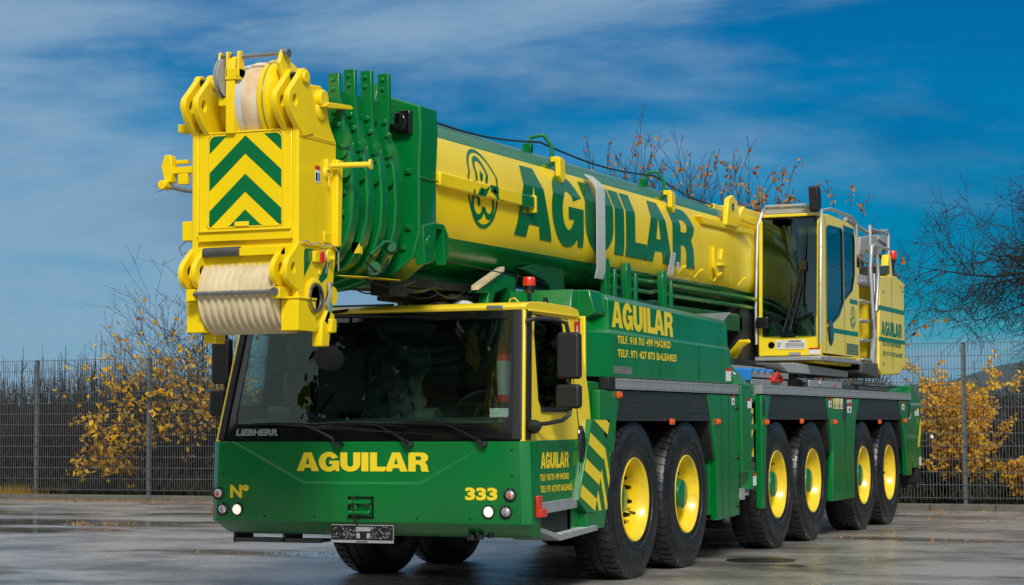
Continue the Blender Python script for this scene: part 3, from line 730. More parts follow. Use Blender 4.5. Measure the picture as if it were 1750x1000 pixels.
hubs = {1: hub_mesh(True).build('hub_cap', LET_G, None), 0: hub_mesh(False).build('hub_cap', LET_G, None)}
nuts = {1: nuts_mesh(False).build('wheel_nut', BLG, None), 0: nuts_mesh(True).build('wheel_nut', BLG, None)}
pool = {id(ty.data): ty}
used = set()
def use(o, parent, loc, rot):
    c = o if o.name not in used else o.copy()
    if o.name in used: col.objects.link(c)
    used.add(o.name); c.parent = parent; return c
for i, y in enumerate(axles):
    deep = 1 if i in (0, 5) else 0
    for s in (1, -1):
        w = empty('wheel', (s*1.155, y, .685), crane)
        w.rotation_euler = (R(37*i+11*s), 0, R(0 if s > 0 else 180))
        for o in (ty, rm, hubs[deep], nuts[deep]): use(o, w, None, None)
# wordmark on the second tyre sidewall
def ring_fn(a0, r0):
    return lambda u, v: (1.155+.2125, 4.02+(r0+v)*math.sin(a0+u/r0), .685+(r0+v)*math.cos(a0+u/r0))
w2 = font_text('sidewall_lettering', 'MICHELIN', ring_fn(.35, .485), mat('raised_rubber', (.035,.035,.035), .4), crane, .62, .06, .02)

# ---- superstructure: turntable, engine house, ballast
b = B()
b.lathe([(1.05,0),(1.05,.10),(.95,.12),(.95,.20)], (0,9.3,1.76), (0,0,1), 56)
b.build('slewing_ring', BRZ, crane, smooth=40)
b = B(); b.prism([(7.9,2.02),(8.6,2.04),(11.2,2.0),(11.2,1.92),(8.3,1.92)], 'x', .2, 1.18); b.build('turntable_plate', GRY, crane, .01)
b = B()
b.box(-.9,.56,9.5,13.6,2.0,2.5); b.box(-1.2,.35,11.2,13.8,2.1,3.3)
b.prism([(9.3,2.4),(10.0,2.5),(11.5,3.6),(11.5,3.8),(12.5,3.8),(13.2,3.3),(13.2,2.4)], 'x', -.75,-.62)
b.prism([(9.6,2.4),(10.0,2.5),(11.5,3.6),(12.5,3.6),(13.2,3.2),(13.2,2.4)], 'x', .48,.57)
b.box(.6,1.2,9.5,12.1,2.06,2.16)
b.build('slewing_platform', Y_, crane, .015)
# yellow engine house
b = B(); b.prism([(12.18,2.05),(12.36,1.97),(13.40,2.0),(13.80,2.12),(13.80,3.28),(13.30,3.34),(12.30,3.28)], 'x', .30, 1.36)
b.prism([(12.9,3.3),(13.05,3.62),(13.2,3.62),(13.3,3.3)], 'x', 1.22,1.32)
eh = b.build('engine_house', YC, crane, .02, 3)
custom_text('lettering', 'AGUILAR', side_fn(1.3625, 12.34, 2.50), LET_G, eh, 1.28, .19, gap=.06)
font_text('lettering', 'TELF. 918 701 499 MADRID', side_fn(1.3625, 12.40, 2.36), LET_G, eh, 1.15, .06, .025)
font_text('lettering', 'TELF. 971 427 873 BALEARES', side_fn(1.3625, 12.40, 2.23), LET_G, eh, 1.22, .06, .025)
b = B(); b.box(1.3605,1.3625,12.2,13.80,2.83,2.89); b.box(1.3605,1.3625,12.2,13.80,2.42,2.475) ; b.build('green_stripe', LET_G, eh)
b = B(); b.box(1.3605,1.3635,13.0,13.006,2.06,3.3)
for y,z in ((12.45,2.12),(12.5,3.08),(13.6,3.2),(13.7,3.15)): b.lathe([(.022,0),(.022,.004)], (1.36,y,z), (1,0,0), 12)
b.build('panel_seam', BLG, eh)
b = B(); b.prism([(12.25,3.29),(12.9,3.34),(12.9,3.46),(12.25,3.40)], 'x', .5, 1.36); b.build('tool_box', DGR, eh, .01)
# ladder
b = B()
for k in range(5): 
    z = 2.14+k*.25; b.box(.92, 1.33, 11.40, 11.95, z, z+.03)
b.prism([(11.92,1.98),(12.16,1.98),(12.30,2.5),(12.30,3.30),(12.12,3.30),(12.10,2.5)], 'x', 1.28, 1.335)
b.box(.90,.93,11.2,12.2,2.1,3.2)
ld = b.build('ladder', ALU, crane, .006)
b = B(); b.box(.80,.90,11.05,12.2,2.1,3.30); b.box(.9,1.3,11.3,12.2,2.02,2.10); b.box(.9,1.3,11.25,11.35,2.1,3.2); b.build('ladder_back', Y_, ld)
b = B(); b.box(.93,1.32,11.25,12.2,3.12,3.24); b.build('foot_board', GRY, ld, .005)
b = B(); b.prism([(11.3,1.98),(12.2,1.93),(12.2,2.12),(11.3,2.12)], 'x', .7, 1.345); b.build('ladder_base', DGR, ld, .01)
b = B()
b.tube([(1.37,11.85,2.55),(1.37,11.70,3.35),(1.37,11.80,3.62),(1.37,11.98,3.66),(1.37,12.12,3.55),(1.37,12.16,3.25),(1.37,12.0,2.8)], .026, 10)
b.build('grab_rail', ALU, ld)
b = B(); b.box(1.355,1.375,11.80,11.98,2.56,2.72); b.build('rail_foot', DGR, ld)
# guard rails and boom derricking gear behind the cab
b = B()
b.tube([(1.2,11.1,3.93),(1.2,12.3,3.86),(1.2,13.5,3.98)], .028, 8)
b.tube([(1.25,12.25,3.95),(1.25,12.25,3.35)], .026, 8); b.tube([(1.25,13.35,3.93),(1.25,13.35,3.38)], .026, 8)
b.tube([(1.25,12.25,3.68),(1.25,13.35,3.72)], .022, 8); b.tube([(1.25,12.25,3.90),(1.25,13.35,3.93)], .022, 8)
b.tube([(1.15,11.2,3.88),(1.15,11.3,3.2)], .02, 8); b.tube([(1.2,11.2,3.55),(1.2,12.3,3.45)], .018, 8)
b.tube([(.9,11.2,3.97),(.6,11.6,3.99),(.5,12.6,3.96)], .02, 8)
b.build('guard_rail', ALU, crane)
b = B()
b.prism([(11.4,3.85),(12.2,3.76),(12.1,3.50),(12.0,3.2),(11.8,3.2),(11.8,3.55),(11.4,3.65)], 'x', .95, 1.0)
b.prism([(12.6,3.30),(12.8,3.85),(13.9,3.97),(14.4,4.0),(14.3,3.88),(13.8,3.64),(13.1,3.7),(12.95,3.3)], 'x', .95, 1.0)
b.tube([(1.0,13.8,3.92),(1.0,14.5,3.86)], .03, 8)
b.build('winch_bracket', GRY, crane, .008)
b = B(); b.cyl((.4,12.6,3.45),(1.05,12.6,3.45),.15,24); b.tube([(1.0,13.7,3.72),(1.0,14.0,3.66),(1.0,14.2,3.75),(1.0,14.2,3.9)], .018, 8); b.tube([(1.1,11.5,3.6),(1.1,11.6,3.4),(1.1,11.9,3.45),(1.1,12.0,3.35)], .015, 6); b.tube([(.9,11.2,3.4),(1.0,11.8,3.5),(1.0,12.3,3.35)], .02, 6); b.build('winch', BLG, crane)
b = B(); b.cyl((1.25,13.62,3.55),(1.25,13.62,3.60),.04,16,1); b.cyl((1.25,13.62,3.3),(1.25,13.62,3.55),.02,8,1); b.lathe([(.055,.05),(.058,.06),(.055,.15),(.045,.165),(0,.17)], (1.25,13.62,3.55), (0,0,1), 20); b.build('warning_beacon', [RDL, BLG], crane)
b = B(); b.box(1.0,1.25,11.25,11.6,3.22,3.34); b.build('hydraulic_block', Y_, crane, .01)

# ---- operator cab
oy = 9.22; X0, X1 = .585, 1.345
def oyf(z): return oy + .05*max(0, z-2.5) + (.0 if z > 2.45 else .18*(2.45-z)*0)
oc_side = [(9.20,2.13),(9.22,2.60),(9.30,3.76),(9.36,3.82),(9.6,3.845),(10.6,3.84),(10.95,3.80),(11.06,3.68),(11.07,2.17),(10.6,2.15)]
w1 = [(9.50,2.54),(9.52,3.66),(9.60,3.70),(10.26,3.72),(10.31,3.68),(10.31,2.82),(10.1,2.66),(9.8,2.56)]
w2_ = [(10.40,2.86),(10.40,3.70),(10.92,3.70),(10.95,3.60),(10.93,3.20),(10.80,3.0)]
b = B()
plate(b, [oc_side, w1, w2_], lambda y, z, t: (X1-t, y, z), .04)
plate(b, [oc_side, w1, w2_], lambda y, z, t: (X0+t, y, z), .04)
b.box(X0+.04, X1-.04, 9.30, 11.0, 3.80, 3.84); b.box(X0+.04, X1-.04, 11.02, 11.06, 2.2, 3.75); b.box(X0, X1, 9.24, 11.0, 2.135, 2.18)
# front lower apron with the V dip
apron = [(X0, 2.14), (X1, 2.14), (X1, 2.62), (X1-.10, 2.58), (1.08, 2.50), (1.03, 2.36), (.86, 2.36), (.80, 2.50), (X0+.10, 2.58), (X0, 2.62)]
plate(b, [apron], lambda x, z, t: (x, 9.185+t-.0*z, z), .05)
plate(b, [[(X0, 2.6), (X0+.075, 2.57), (X0+.06, 3.74), (X0, 3.8)]], lambda x, z, t: (x, oyf(z)-.03+t, z), .05)
plate(b, [[(X1, 2.6), (X1-.06, 2.57), (X1-.05, 3.74), (X1, 3.8)]], lambda x, z, t: (x, oyf(z)-.03+t, z), .05)
oc = b.build('operator_cab', YC, crane, .01, 2, smooth=30)
b = B(); rows = []
for k in range(9):
    z = 2.37+1.40*k/8; rows.append([(X0+.055+(X1-X0-.11)*j/10, oyf(z)-.045-.02*math.sin(math.pi*j/10), z) for j in range(11)])
b.loft(rows, close=False); wsc = b.build('windscreen', GLC, oc, smooth=60)
b = B(); b.box(X0+.04, X1-.04, 9.255, 9.275, 3.70, 3.80); b.prism([(1.10,3.80),(1.15,3.68),(1.29,3.66),(1.30,3.80)], 'y', 9.235, 9.265)
b.prism([(.86,2.37),(.80,2.52),(X0+.09,2.60),(X0+.09,2.66),(.85,2.58),(1.05,2.58),(X1-.09,2.66),(X1-.09,2.60),(1.09,2.52),(1.03,2.37)], 'y', 9.160, 9.18)
b.build('glass_border', BLG, oc, .004)
b = B()
b.cyl((.92,9.13,2.42),(.92,9.19,2.42),.03,12); b.cyl((.98,9.13,2.44),(.98,9.19,2.44),.03,12)
b.tube([(.90,9.13,2.42),(1.03,9.14,2.82),(1.12,9.15,3.22)], [.02,.014,.010], 8); b.tube([(.98,9.13,2.44),(1.10,9.14,2.86),(1.165,9.15,3.20)], [.02,.014,.010], 8); b.tube([(.95,9.12,2.42),(1.07,9.13,2.84),(1.14,9.14,3.2)], .01, 6)
b.tube([(1.145,9.13,2.72),(1.16,9.13,3.2),(1.185,9.15,3.66)], [.006,.014,.006], 6); b.box(1.11,1.19,9.12,9.15,3.15,3.26)
b.build('wiper', BLG, oc)
for k, w in enumerate((w1, w2_)):
    b = B(); flat, tris = fill2d([w]); b._add([(X1-.010, y, z) for y, z in flat], tris); sw = b.build('side_window', GLC, oc, smooth=0)
    b = B(); cy = sum(p[0] for p in w)/len(w); cz = sum(p[1] for p in w)/len(w)
    plate(b, [[(y+(y-cy)*.06, z+(z-cz)*.03) for y, z in w], [(y-(y-cy)*.03, z-(z-cz)*.02) for y, z in w]], lambda y, z, t: (X1+.003-t, y, z), .012); b.build('window_frame', BLG, sw)
    b = B(); b._add([(X0+.01, y, z) for y, z in flat], tris); b.build('side_window', glass('far_cab_glass'+str(k), (.75,.85,.85), 1.3), oc, smooth=0)
b = B(); b.prism([(10.40,3.70),(10.92,3.70),(10.92,3.78),(10.38,3.78)], 'x', X1, X1+.004); b.build('window_frame', BLG, oc)
b = B()
b.tube([(X0-.02,9.16,2.28),(X0-.025,9.17,2.7),(X0-.01,9.24,3.70),(X0+.03,9.30,3.86)], .018, 8)
b.tube([(X1+.005,9.13,2.28),(X1+.01,9.14,2.7),(X1+.005,9.22,3.72),(X1-.0,9.30,3.86),(X1-.02,9.8,3.93),(X1-.02,10.9,3.93),(X1,11.08,3.86),(X1,11.10,3.5)], .018, 8)
b.tube([(X0+.03,9.30,3.86),(X0+.05,9.4,3.95),(X1-.2,9.4,3.95),(X1-.2,9.45,3.85)], .016, 8)
b.tube([(X0+.05,9.4,3.95),(X0+.05,10.9,3.93)], .016, 8)
b.build('handrail', ALU, oc)
b = B(); b.box(X0+.02,X1-.1,9.42,9.48,3.86,3.93); b.build('light_bar', GRY, oc)
b = B(); b.prism([(9.20,3.86),(9.28,3.84),(9.36,3.92),(9.34,4.10),(9.26,4.16),(9.16,4.13)], 'x', 1.22, 1.33); b.build('work_light', BLK, oc, .012)
b = B(); b.box(X0+.0,X0+.14,9.08,9.15,2.60-.13,2.66-.06); b.build('work_light', BLG, oc, .01)
b = B(); b.box(X0-.03, X1+.01, 9.12, 9.35, 2.085, 2.13); b.box(X1-.1, X1+.012, 9.35, 11.2, 2.085, 2.13); b.build('cab_sill', ALU, oc, .006)
b = B(); b.lathe([(.0,.022),(.05,.02),(.06,0)], (X1,0,0), (1,0,0), 20); dh = b.build('door_handle', BLG, oc); dh.data.transform(Matrix.Translation((0,9.64,2.42)) @ Matrix.Diagonal((1,2.0,2.6,1)))
b = B(); b.box(X1+.001,X1+.003,9.48,11.07,2.43,2.485); b.box(X1+.001,X1+.003,10.65,11.07,2.83,2.885); b.build('green_stripe', LET_G, oc)
b = B(); b.box(X1+.0015,X1+.004,10.36,10.366,2.2,3.8); b.box(X1+.0015,X1+.004,9.44,9.446,2.2,3.8)
for k in range(5): b.box(X1+.002,X1+.010,10.45,11.05,2.20+k*.028,2.212+k*.028)
b.build('vent_louvre', BLG, oc)
b = B(); b.box(.90,1.16,9.178,9.183,2.22,2.33,0); b.box(.80,.89,9.178,9.183,2.22,2.33,0); b.box(1.20,1.33,9.178,9.183,2.155,2.23,0); b.box(1.20,1.33,9.176,9.183,2.21,2.23,1)
for z in (2.24,2.255,2.27,2.285): b.box(.915,1.145,9.176,9.179,z,z+.006,2)
b.build('name_plate', [WHT, REDM, DGR], oc)
font_text('lettering', 'LIEBHERR', front_fn(.95, 9.176, 2.302), BLG, oc, .16, .02, .03)
font_text('lettering', '107', front_fn(.815, 9.176, 2.24), DGR, oc, .05, .06, .02)
b = B(); b.lathe([(.04,0),(.04,-.006)], (X0+.16,9.185,2.27), (0,1,0), 16, 0); b.build('filler_hole', BLG, oc)
b = B(); b.box(X0+.38,X0+.44,9.15,9.185,2.145,2.18); b.box(1.04,1.10,9.15,9.185,2.145,2.18); b.build('hinge', GRY, oc)
b = B()
b.prism([(10.0,2.2),(9.9,2.65),(10.4,2.68),(10.55,3.35),(10.75,3.35),(10.75,2.2)], 'x', .72, 1.18); b.prism([(10.56,3.36),(10.56,3.55),(10.68,3.55),(10.7,3.36)], 'x', .83, 1.07)
b.box(.66,.74,9.7,10.3,2.6,2.75); b.box(1.16,1.24,9.7,10.3,2.6,2.75); b.tube([(.70,9.7,2.7),(.66,9.45,3.0),(.68,9.42,3.1)], .02, 8); b.box(.62,.70,9.38,9.42,3.0,3.15)
b.build('seat', INT, oc, .03)
b = B(); b.box(1.08,1.22,10.9,10.92,3.30,3.55); b.build('paper_sheet', LET_Y, oc)
def emblem(b, fn, s, cuts=()):
    """stylised monogram inside a ring"""
    bm = bmesh.new()
    def face(pts): bm.faces.new([bm.verts.new((x*s, y*s, 0)) for x, y in pts])
    def ring(cx, cy, r0, r1, a0, a1, k=1.0, n=24, taper=0):
        for i in range(n):
            a, c = a0+(a1-a0)*i/n, a0+(a1-a0)*(i+1)/n
            w0 = (r1-r0)*(1-taper*i/n); w1 = (r1-r0)*(1-taper*(i+1)/n)
            P_ = lambda r, t: (cx+r*math.cos(R(t)), cy+r*k*math.sin(R(t)))
            face([P_(r1, a), P_(r1, c), P_(r1-w1, c), P_(r1-w0, a)])
    ring(0, 0, .91, 1.0, 8, 174, n=40); ring(0, 0, .90, 1.0, 186, 348, n=40)
    ring(-.08, .38, .27, .42, -35, 215, 1.05, 28, .3); ring(-.10, .30, .0, .10, 0, 360, 1.3, 16)
    face([(.30,.18),(.13,.12),(-.30,-.30),(-.20,-.02)]); face([(-.20,-.02),(-.30,-.30),(-.60,-.28),(-.42,-.02)])
    ring(-.34, -.40, .26, .42, 100, 350, 1.0, 24, .1); ring(-.27, -.36, .0, .09, 0, 360, 1.2, 14)
    ring(.35, -.36, .23, .38, -160, 100, 1.05, 24, .1)
    face([(.12,.13),(.62,.13),(.66,-.06),(.12,-.06)])
    for c_ in cuts: bmesh.ops.bisect_plane(bm, geom=bm.verts[:]+bm.edges[:]+bm.faces[:], plane_co=(0, c_, 0), plane_no=(0, 1, 0))
    for f in bm.faces:
        m_ = f.calc_center_median()
        b._add([fn(v.co.x, v.co.y, m_.y) for v in f.verts], [tuple(range(len(f.verts)))])
    bm.free()
b = B(); emblem(b, lambda u, v, m: (X1+.003, 10.80+u*1.0, 2.66+v), .14); b.build('emblem', LET_G, oc, smooth=0)

# ---- lift cylinder, cable guides, under-boom gear
b = B()
b.tube([(.62,5.4,2.1),(.62,7.0,2.2)], .10, 16)
for k in range(3): b.cyl((.50,6.2+k*.25,2.22),(.80,6.2+k*.25,2.22),.13,20)
b.build('exhaust_silencer', DGR, crane)
b = B(); b.prism([(4.7,2.41),(5.92,2.49),(5.75,2.43),(5.56,2.34),(5.5,2.30)], 'x', 1.20, 1.225); b.build('heat_shield', GRY, crane)
b = B(); 
for k in range(6): b.tube([(.55+k*.03,7.6,1.95),(.75+k*.03,7.4,2.10+.02*k),(.9+k*.02,7.35,2.25)], .022, 6)
b.build('yellow_hose_bundle', Y_, crane)
b = B(); b.box(-.7,.50,8.7,9.4,2.02,2.75); b.box(-.7,.9,5.8,8.4,1.74,2.05); b.cyl((-.3,3.9,2.2),(-.3,9.0,2.35),.16,20); b.build('lift_cylinder', CHS, crane)

# deck equipment: aluminium planks with blue end caps, red strap, boxes
b = B(); b.box(.95,1.20,6.72,8.25,1.84,1.905); b.box(.95,1.2,6.75,8.2,1.76,1.82); b.box(.9,1.0,6.72,8.25,1.92,1.97); b.build('aluminium_plank', ALU, crane, .006)
b = B()
for y in (6.70, 6.95, 7.2, 7.45): b.box(.94,1.22,y,y+.09,1.905,1.935)
b.box(.94,1.21,6.66,6.72,1.80,1.92); b.build('plank_cap', BLU, crane, .006)
b = B(); b.box(.9,1.23,7.5,7.8,1.79,1.86); b.tube([(1.22,7.5,1.80),(1.24,7.6,1.90),(1.24,7.8,1.86),(1.22,7.85,1.80)], .02, 6); b.build('red_strap', REDM, crane, .02)
b = B(); b.box(.95,1.22,9.3,10.5,1.76,1.83); b.box(.95,1.25,11.6,13.4,1.76,1.82); b.box(.7,1.2,10.7,11.5,1.76,1.82); b.build('deck_locker', DGR, crane, .01)
b = B(); b.box(1.226,1.245,9.0,10.6,1.765,1.85); b.box(1.0,1.23,12.1,13.3,1.83,1.85); b.cyl((1.23,9.5,1.82),(1.26,9.5,1.82),.03,12); b.build('deck_bracket', ALU, crane, .006)
b = B(); b.cyl((1.255,10.2,1.80),(1.265,10.2,1.80),.02,10); b.build('deck_reflector', REDM, crane)
b = B(); b.tube([(1.15,8.5,1.80),(1.15,8.9,1.90),(1.15,9.6,1.86),(1.15,10.0,1.78)], .012, 6); b.build('deck_cable', HYD, crane)

# ================================================================== BOOM
TILT = .0085
half = [(0,3.80),(.22,3.80),(.36,3.775),(.45,3.72),(.525,3.615),(.62,3.385),(.622,3.20),(.622,3.05),(.612,2.95),(.59,2.88),(.562,2.825),(.50,2.74),(.40,2.66),(.26,2.61),(.12,2.59),(0,2.585)]
def xprof(z):
    for (xa, za), (xb, zb_) in zip(half[3:], half[4:]):
        if zb_ <= z <= za: return xa+(xb-xa)*(za-z)/(za-zb_)
    return half[3][0]
def ring_at(y, sc=1.0, dz=0.0, cz=3.20):
    pts = half + [(-x, z) for x, z in half[1:-1][::-1]]
    return [(x*sc, y, cz+(z-cz)*sc+TILT*y+dz) for x, z in pts]
def ring_mats(top=1):
    n = len(half); L_ = []
    pts = half + [(-x, z) for x, z in half[1:-1][::-1]]
    for i in range(len(pts)):
        z = (pts[i][1]+pts[(i+1) % len(pts)][1])/2
        L_.append(1 if 2.825 < z < 3.615 else 0)
    return L_
def tap(y, k): return [(x*k, yy, z) for x, yy, z in ring_at(y)]
b = B(); b.loft([ring_at(y) for y in (-.04, 2.5, 5.0, 7.5)]+[tap(7.9, .995), tap(8.25, .965), tap(8.6, .90), tap(8.9, .86), tap(12.2, .84)], ms=ring_mats())
boom = b.build('boom', [G, Y_], crane, smooth=28)
b = B(); b.box(-.42,.42,8.0,12.6,3.75,3.86); b.prism([(8.6,3.2),(8.6,3.9),(12.8,3.95),(13.1,3.2)], 'x', -.48,.48); b.build('boom_foot', Y_, boom, .01)
# sections and collars, each collar closer to the head a little smaller
cols_ = [(-.38, -.06, 1.085), (-.66, -.53, 1.07*1.085), (-.87, -.74, 1.046*1.085), (-1.08, -.95, 1.023*1.085), (-1.29, -1.16, 1.085)]
def collar(y0, y1, sc, first=False):
    b = B()
    H = [(0,3.66),(.36,3.66),(.44,3.60),(.50,3.45),(.54,3.26),(.557,3.02),(.545,2.84),(.50,2.69),(.42,2.56),(.29,2.47),(.14,2.425),(0,2.41)]
    if first: H = [(0,3.86),(.42,3.86),(.66,3.78),(.67,3.60),(.655,3.30),(.655,2.80),(.60,2.62),(.40,2.47),(.2,2.42),(0,2.42)]
    pts = H + [(-x, z) for x, z in H[1:-1][::-1]]
    cz = 3.17
    s0 = sc/1.085
    r = lambda y, k: [(x*s0*k, y, cz+(z-cz)*(s0 if z < cz or first else 1)*k+TILT*y) for x, z in pts]
    b.loft([r(y0, .985), r(y0+.012, 1.0), r(y1-.02, 1.0), r(y1, .98)])
    for x, z in H[4:-2]:      # pads bolted on the front face
        b.box(x*s0*.86-.025, x*s0*.86+.025, y0-.025, y0, cz+(z-cz)*s0*.86-.02+TILT*y0, cz+(z-cz)*s0*.86+.02+TILT*y0)
        b.cyl((x*s0*.86, y0-.035, cz+(z-cz)*s0*.86), (x*s0*.86, y0, cz+(z-cz)*s0*.86), .009, 8)
    if first:
        for y in (y0+.02,):
            b.box(.655*s0-.0, .655*s0+.012, y0, y1, 3.22, 3.235); b.box(.655*s0, .655*s0+.012, y0, y1, 3.60, 3.615)
    return b.build('boom_collar', G, boom, .006, 2, smooth=30)
for i, (y0, y1, sc) in enumerate(cols_): collar(y0, y1, sc, i == 0)
b = B(); b.loft([ring_at(y, .70) for y in (-1.5, -1.1)])
b.loft([ring_at(y, .78) for y in (-1.1, -.04)])
b.build('telescopic_section', GD, boom, smooth=28)
# side guide plates between the collars, bolted (dark vertical plates + round pads)
for k, (y0, y1, sc) in enumerate(cols_[1:]):
    b = B(); xr = (.54, .50, .47, .45)[k]; zt_ = (3.99, 3.98, 3.96, 3.90)[k]; sr = sc/1.085; yl = y0-.0
    b.prism([(xr-.09,zt_),(xr,zt_),(xr+.005,3.74),(.49*sr,3.52),(.515*sr,3.30),(.40,3.22),(.36,3.26),(xr-.12,3.60),(xr-.09,3.74)], 'y', yl-.022, yl+.02)
    for z in (zt_-.05, zt_-.12): b.cyl((xr-.045, yl-.04, z), (xr-.045, yl, z), .015, 8)
    b.cyl((xr-.03, yl-.045, 3.62), (xr-.03, yl, 3.62), .022, 8); b.cyl((xr-.0, yl-.045, 3.52), (xr-.0, yl, 3.52), .022, 8)
    b.prism([(xr-.07,3.78),(xr-.03,3.78),(xr-.04,3.62)], 'y', yl+.02, yl+.16)
    b.build('guide_lug', G, boom, .004)
    for z in (3.40, 3.18):
        b = B(); b.lathe([(.055,-.012),(.055,.0),(.02,-.014),(0,-.014)], (.50*sr, y1-.135-.022, z), (0,1,0), 20); b.build('bearing_pad', G, boom)
b = B(); b.cyl((.0,-1.55,3.80),(.0,.0,3.82),.03,10); b.cyl((.33,-1.5,3.72),(.33,-.4,3.74),.035,10); b.cyl((-.3,-1.5,3.72),(-.3,-.4,3.74),.035,10); b.build('guide_rod', GRY, boom)
b = B(); b.prism([(-.30,3.84),(-.25,4.0),(-.22,4.0),(-.10,3.84)], 'x', .20,.24); b.build('stop_plate', G, boom, .005)
b = B(); b.cyl((.50,-.46,3.65),(.50,-.36,3.65),.075,20); b.box(.50,.60,-.44,-.36,3.56,3.74); b.build('floodlight', BLG, boom, .006)
b = B(); b.prism([(-.16,2.90),(.02,2.90),(.10,2.82),(.10,2.66),(.03,2.58),(.0,2.86),(-.12,2.86),(-.16,2.60),(-.34,2.56),(-.36,2.86)], 'x', .60, .68)
b.lathe([(.05,0),(.05,.03)], (.66,-.26,2.74), (1,0,0), 18)
b.build('boom_latch', G, boom, .006)
b = B(); b.box(.46,.53,-.60,-.57,2.80,2.87,0); b.build('reflector', ORG, boom)
b = B(); b.prism([(.35,-1.15),(.45,-.95),(.55,-.5),(.50,-.4),(.30,-.9)], 'z', 2.435,2.44); b.build('chevron_patch', Y_, boom)
for y in (-1.08,-.86): 
    b = B(); b.box(.44,.50,y,y+.05,2.60,2.68); b.build('yellow_mark', LET_Y, boom)
# lettering on the boom flank
zoff = lambda y: TILT*y
bf = lambda u, v: (xprof(2.94+v)+.004, 1.58+u, 2.94+v+zoff(1.58+u))
custom_text('lettering', 'AGUILAR', bf, LET_G, boom, 5.05, .63, splits=16, gap=.055)
b = B(); emblem(b, lambda u, v, m: ((.678 if -.072 < m < .040 else xprof(3.27+v)+.004), .905+u*.95, 3.27+v+zoff(.9)*(0 if -.072 < m < .040 else 1)), .33, (-.072,.040,.115,-.2,-.25,-.3)); b.build('emblem', LET_G, boom, smooth=0)
b = B(); b.box(.60,.675,-.04,1.62,3.20,3.31); b.build('flank_bar', Y_, boom, .012)
b = B(); b.box(.60,.676,1.625,1.93,3.20,3.31); b.build('flank_bar', G, boom, .012)
b = B(); b.box(.60,.682,1.90,1.945,3.17,3.32); b.build('bar_stop', Y_, boom, .005)
# white strap over the boom with bolts
b = B(); b.prism([(.56,3.685),(.655,3.60),(.68,3.54),(.68,2.78),(.655,2.70),(.648,2.70),(.672,2.80),(.672,3.53),(.65,3.585),(.555,3.675)], 'y', 3.43, 3.66)
for z in (2.9,3.1,3.3,3.48):
    for y in (3.49,3.6): b.cyl((.68,y,z),(.686,y,z),.010,8)
b.build('boom_strap', mat('strap_grey', (.50,.53,.52), .4, var=.1, vscale=6), boom, .005)
# eye brackets
def top_hook(y):
    b = B(); z = 3.74+zoff(y)
    b.tube([(.30,y,z+.04),(.33,y+.02,z+.18),(.44,y+.05,z+.20),(.50,y+.10,z+.10),(.50,y+.10,z-.08)], .020, 6)
    b.box(.28,.36,y-.06,y+.0,z,z+.12)
    b.build('rope_guide', G, boom, .004)
    b = B(); b.prism([(y+.05,z-.02),(y+.18,z-.02),(y+.18,z-.20),(y+.12,z-.24),(y+.06,z-.18)], 'x', .55, .60); b.box(.50,.58,y+.06,y+.17,z-.05,z-.0)
    b.build('bracket', Y_, boom, .006)
top_hook(2.65); top_hook(5.85)
b = B(); pts = []
for (ya, za), (yb, zb_) in (((-.06,3.79),(2.72,3.90)), ((2.72,3.90),(5.95,3.95)), ((5.95,3.95),(8.6,3.86))):
    for k in range(9): t = k/9; pts.append((.40, ya+(yb-ya)*t, za+(zb_-za)*t-.03*math.sin(math.pi*t)*4*.5))
b.tube(pts, .010, 6); b.build('signal_cable', HYD, boom)
# yellow rear bracket, beam and claw
b = B(); b.prism([(7.7,3.58),(7.78,3.88),(7.95,3.94),(8.12,3.88),(8.2,3.72),(8.42,3.86),(8.40,3.76),(8.1,3.58)], 'x', .60, .66)
b.box(.54,.60,8.0,9.12,3.70,3.80)
b.build('jib_bracket', Y_, boom, .01)
b = B(); b.lathe([(.045,0),(.045,.004)], (.662,7.93,3.80), (1,0,0), 16); b.build('pin_hole', BLG, boom)
b = B(); b.prism([(6.8,3.60),(8.9,3.62),(8.9,3.56),(6.9,3.52)], 'x', .52,.63); b.build('flank_ledge', Y_, boom, .01)
b = B()
b.prism([(7.24,3.06),(7.22,3.30),(7.36,3.18),(7.50,3.18),(7.56,3.30),(7.68,3.10),(7.55,3.08),(7.48,2.98),(7.34,2.96)], 'x', .62, .65); b.box(.62,.70,7.32,7.60,3.09,3.115)
b.build('claw_bracket', Y_, boom, .006)
b = B()
for y in (6.05,6.65,7.35,8.3): b.tube([(.60,y,2.86+zoff(y)),(.66,y,2.93+zoff(y)),(.68,y+.05,2.95+zoff(y))], .012, 6)
b.build('cable_clip', Y_, boom)
b = B(); b.prism([(5.71,3.12),(5.84,3.12),(5.74,2.88),(5.56,2.87)], 'x', .655, .662); b.prism([(5.88,3.03),(5.96,3.03),(5.96,2.94),(5.88,2.94)], 'x', .655, .66)
b.build('data_sticker', mat('printed_label', (.55,.56,.55), .5, var=1, vscale=60, dirt=(.1,.1,.1)), boom, smooth=0)
